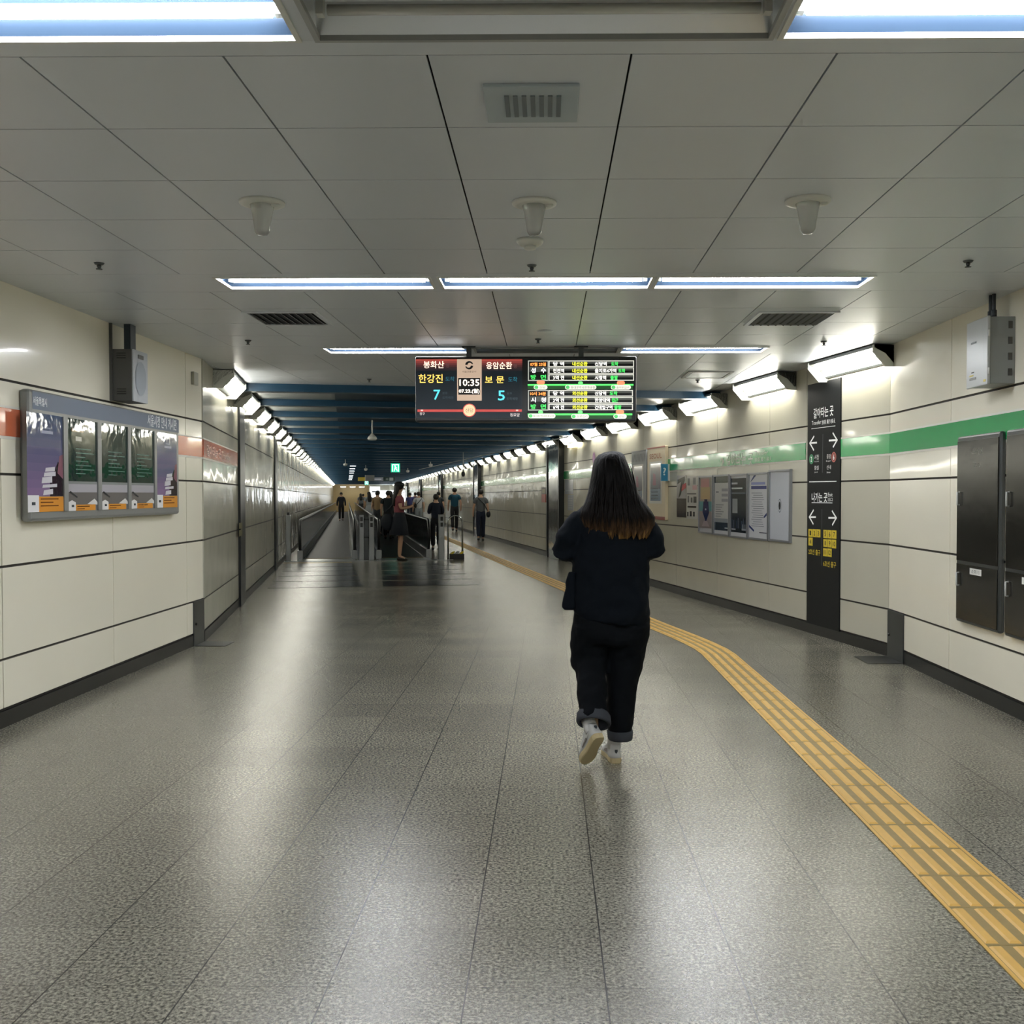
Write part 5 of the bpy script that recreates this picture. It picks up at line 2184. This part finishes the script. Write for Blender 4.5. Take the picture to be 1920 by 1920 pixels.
trous = b.build('trousers', parent=root)


def cuff(rings):
    """open turned-up hem with thickness"""
    n = len(rings[0])
    b = MB()
    cen = [sum(r_, Vector()) / n for r_ in rings]
    inner = [[c + (p - c) * .86 for p in r_] for r_, c in zip(rings, cen)]
    b.loft(rings + inner[::-1] + [rings[0]], M_CUFF, False)
    return b.build('cuff', parent=trous)


cuff([leg_ring(1367, 1139, 1185.5, -.01, .088), leg_ring(1371, 1138, 1187, -.01, .092), leg_ring(1382, 1139, 1186, -.01, .092), leg_ring(1384.5, 1140, 1185, -.01, .088)])
# raised leg: the cuff opens towards the viewer
ca = wp(1113, 1337, -.19)
cb_ = wp(1109, 1360, -.25)
ax = (Vector((-.02, -.62, -.75))).normalized()
ux_ = Vector((1, 0, -.12)).normalized()
uy_ = ax.cross(ux_).normalized()
R_ = []
for t, rr in ((0, .079), (.012, .087), (.05, .09), (.062, .086)):
    c = ca + ax * t
    R_.append([c + ux_ * (rr * cos(2 * pi * k / 28)) + uy_ * (rr * .85 * sin(2 * pi * k / 28)) for k in range(28)])
cuff(R_)

# shoes
M_SHOE = mat('shoe_silver', 'bcbdbc', .4, bump=(50, .002, .2))
M_SOLE = mat('shoe_sole', 'b8a983', .6, bump=(90, .002, .3))
M_SOCK = mat('sock_white', 'cfcfcf', .8)


def shoe(M, lab):
    """y runs from heel to toe, origin under the heel"""
    def outline(g=0.0, y_scale=1.0):
        pr = [(.0, 0), (.022, .003), (.031, .02), (.034, .05), (.031, .09), (.033, .13), (.041, .17), (.042, .2), (.034, .232), (.018, .248), (0, .252)]
        return [(x + g * (1 if x > .001 else 0), y) for x, y in pr] + [(-x - g * (1 if x > .001 else 0), y) for x, y in pr[-2:0:-1]]
    ol = outline()
    b = MB()
    b.loft([[M @ Vector((x * sc, y, z)) for x, y in ol] for z, sc in ((0, .93), (.004, 1.03), (.02, 1.04), (.028, .99))], M_SOLE, True, False)
    sole = b.build('sole', parent=root)
    if lab:
        sole['label'] = lab
    b = MB()
    rings = []
    for z, y0, y1, sc in ((.026, .0, .25, .98), (.045, .004, .235, .95), (.06, .008, .19, .86), (.075, .01, .14, .8), (.09, .012, .105, .76), (.098, .016, .098, .7)):
        rings.append([M @ Vector((x * sc, y0 + (y / .252) * (y1 - y0), z)) for x, y in ol])
    b.loft(rings, M_SHOE)
    up = b.build('shoe_upper', parent=root)
    b = MB()
    b.tube([M @ Vector((0, .055, .07)), M @ Vector((0, .05, .15 if lab else .22))], [.036, .037], M_SOCK, 14)
    b.build('sock', parent=root)
    b = MB()     # shield-shaped heel patch
    b.poly(Plane(M @ Vector((0, 0, 0)), (M.to_3x3() @ Vector((1, 0, 0))), M.to_3x3() @ Vector((0, -1, 0))), [(0, 0), (0, 0)], 0) if False else None
    pz = [(-.008, .062), (-.008, .074), (.008, .074), (.008, .062), (0, .052)]
    b.add([M @ Vector((x, .0015, z)) for x, z in pz], [(0, 4, 3, 2, 1)], mat('heel_patch', '2e3338', .5))
    b.build('heel_patch', parent=up)
    b = MB()
    for sx in (-1, 1):
        b = MB()
        b.add([M @ Vector((sx * x, y, z)) for x, y, z in ((.0345, .07, .045), (.0365, .16, .035), (.037, .165, .045), (.030, .09, .062))], [(0, 1, 2, 3)], mat('shoe_stripe', '6a6460', .5))
        b.build('stripe', parent=up)


q = wp(1153, 1424)
shoe(Matrix.Translation((q.x + .003, YW - .06, 0)) @ Matrix.Rotation(radians(8), 4, 'Z'), None)
# pushing foot: toe on the floor, heel raised
toe = wp(1098, 1417, -.14)
heel = wp(1125, 1383, -.3)
toe = Vector((toe.x, toe.y, .02))
yv = (toe - heel).normalized()
xv = Vector((1, .2, .25))
xv = (xv - yv * xv.dot(yv)).normalized()
zv = xv.cross(yv).normalized()
Ms = Matrix((xv, yv, zv)).transposed().to_4x4()
Ms.translation = heel
shoe(Ms, 'beige sole turned towards the viewer')

# hair: one long mass with combed ridges and loose ends
hm = bpy.data.materials.new('long_hair')
hm.use_nodes = True
nt = hm.node_tree
pb = nt.nodes['Principled BSDF']
tc = nt.nodes.new('ShaderNodeTexCoord')
sp = nt.nodes.new('ShaderNodeSeparateXYZ')
nt.links.new(tc.outputs['Object'], sp.inputs[0])
no = nt.nodes.new('ShaderNodeTexNoise')
no.inputs['Scale'].default_value = 1
mp = nt.nodes.new('ShaderNodeMapping')
mp.inputs['Scale'].default_value = (75, 75, 2.5)
nt.links.new(tc.outputs['Object'], mp.inputs[0])
nt.links.new(mp.outputs[0], no.inputs['Vector'])
ad = nt.nodes.new('ShaderNodeMath')
ad.operation = 'MULTIPLY_ADD'
ad.inputs[1].default_value = -.16
nt.links.new(no.outputs['Fac'], ad.inputs[0])
nt.links.new(sp.outputs[2], ad.inputs[2])
rp = nt.nodes.new('ShaderNodeValToRGB')
rp.color_ramp.elements[0].position = 0.0
rp.color_ramp.elements[0].color = rgb('80623a')
rp.color_ramp.elements[1].position = 1.0
rp.color_ramp.elements[1].color = rgb('080707')
e2 = rp.color_ramp.elements.new(.12)
e2.color = rgb('473524')
e3 = rp.color_ramp.elements.new(.35)
e3.color = rgb('0f0b09')
mr = nt.nodes.new('ShaderNodeMapRange')
mr.inputs['From Min'].default_value = 1.10
mr.inputs['From Max'].default_value = 1.40
nt.links.new(ad.outputs[0], mr.inputs['Value'])
nt.links.new(mr.outputs[0], rp.inputs[0])
nt.links.new(rp.outputs[0], pb.inputs['Base Color'])
pb.inputs['Roughness'].default_value = .5
pb.inputs['Specular IOR Level'].default_value = .07
bn = nt.nodes.new('ShaderNodeBump')
bn.inputs['Strength'].default_value = .6
bn.inputs['Distance'].default_value = .006
nt.links.new(no.outputs['Fac'], bn.inputs['Height'])
nt.links.new(bn.outputs[0], pb.inputs['Normal'])

# (photo row, left edge, right edge, middle y offset, half depth)
HR_ = [(846.5, 1143, 1155, .02, .02), (848, 1133, 1164, .02, .05), (853, 1122, 1171, .02, .08), (862, 1114.5, 1174, .018, .1), (874, 1111, 1179, .012, .112), (888, 1109, 1184, .004, .117), (905, 1106, 1190, -.005, .115), (922, 1102.5, 1196, -.02, .11),
       (940, 1097, 1207, -.04, .1), (955, 1090, 1219, -.06, .09), (970, 1087, 1228, -.075, .085), (985, 1094, 1227, -.09, .07), (998, 1106, 1218, -.1, .055), (1003, 1112, 1212, -.105, .045)]
nn_ = 120
rings = []
rnd = random.Random(3)
ph = [rnd.uniform(0, 6.28) for _ in range(6)]
for i, (y, xa, xb, cy, ry) in enumerate(HR_):
    a, c = wp(xa, y, cy), wp(xb, y, cy)
    cx_, rx = (a.x + c.x) / 2, (c.x - a.x) / 2
    rg = []
    for k in range(nn_):
        t = 2 * pi * k / nn_
        am = min(1, i / 5) * .035
        f = 1 + am * (.5 * sin(17 * t + ph[0]) + .35 * sin(31 * t + ph[1]) + .3 * sin(47 * t + ph[2] + i * .2))
        xx = cx_ + rx * cos(t) * (1 + (f - 1) * .3)
        yy = YW + cy + ry * sin(t) * f
        zz = a.z
        if i >= len(HR_) - 2:
            zz += .012 * sin(23 * t + ph[3]) * (i - len(HR_) + 3)
        rg.append(Vector((xx, yy, zz)))
    rings.append(rg)
b = MB()
b.loft(rings[::-1], hm)
hair = b.build('hair', parent=root)
# loose locks that end raggedly over the back and shoulders
for k in range(64):
    b = MB()
    t = rnd.random()
    x0 = 1104 + 108 * t + rnd.uniform(-3, 3)
    xs = 1148 + (x0 - 1148) * .62
    ys = 900 + rnd.uniform(-30, 45)
    yend = 1006 + rnd.uniform(-8, 6) - 14 * abs(t - .45) * abs(t - .45) * 4
    P_ = []
    for j in range(7):
        u = j / 6
        y = ys + (yend - ys) * u
        x = xs + (x0 - xs) * u ** .8 + 1.5 * sin(u * 5 + k)
        # follow the back of the hair mass
        for m_ in range(len(HR_) - 1):
            if HR_[m_][0] <= y <= HR_[m_ + 1][0] or m_ == len(HR_) - 2:
                f = min(1, max(0, (y - HR_[m_][0]) / (HR_[m_ + 1][0] - HR_[m_][0])))
                xa = HR_[m_][1] + (HR_[m_ + 1][1] - HR_[m_][1]) * f
                xb = HR_[m_][2] + (HR_[m_ + 1][2] - HR_[m_][2]) * f
                cy = HR_[m_][3] + (HR_[m_ + 1][3] - HR_[m_][3]) * f
                ry = HR_[m_][4] + (HR_[m_ + 1][4] - HR_[m_][4]) * f
                break
        e = (2 * x - xa - xb) / (xb - xa)
        e = max(-.97, min(.97, e))
        P_.append(wp(x, y, cy - ry * sqrt(1 - e * e) + .008 * (1 - min(1, u * 2.5)) - .002))
    b.tube(P_, [.0008, .004, .006, .007, .006, .004, .001], hm, 6)
    b.build('lock', parent=hair)
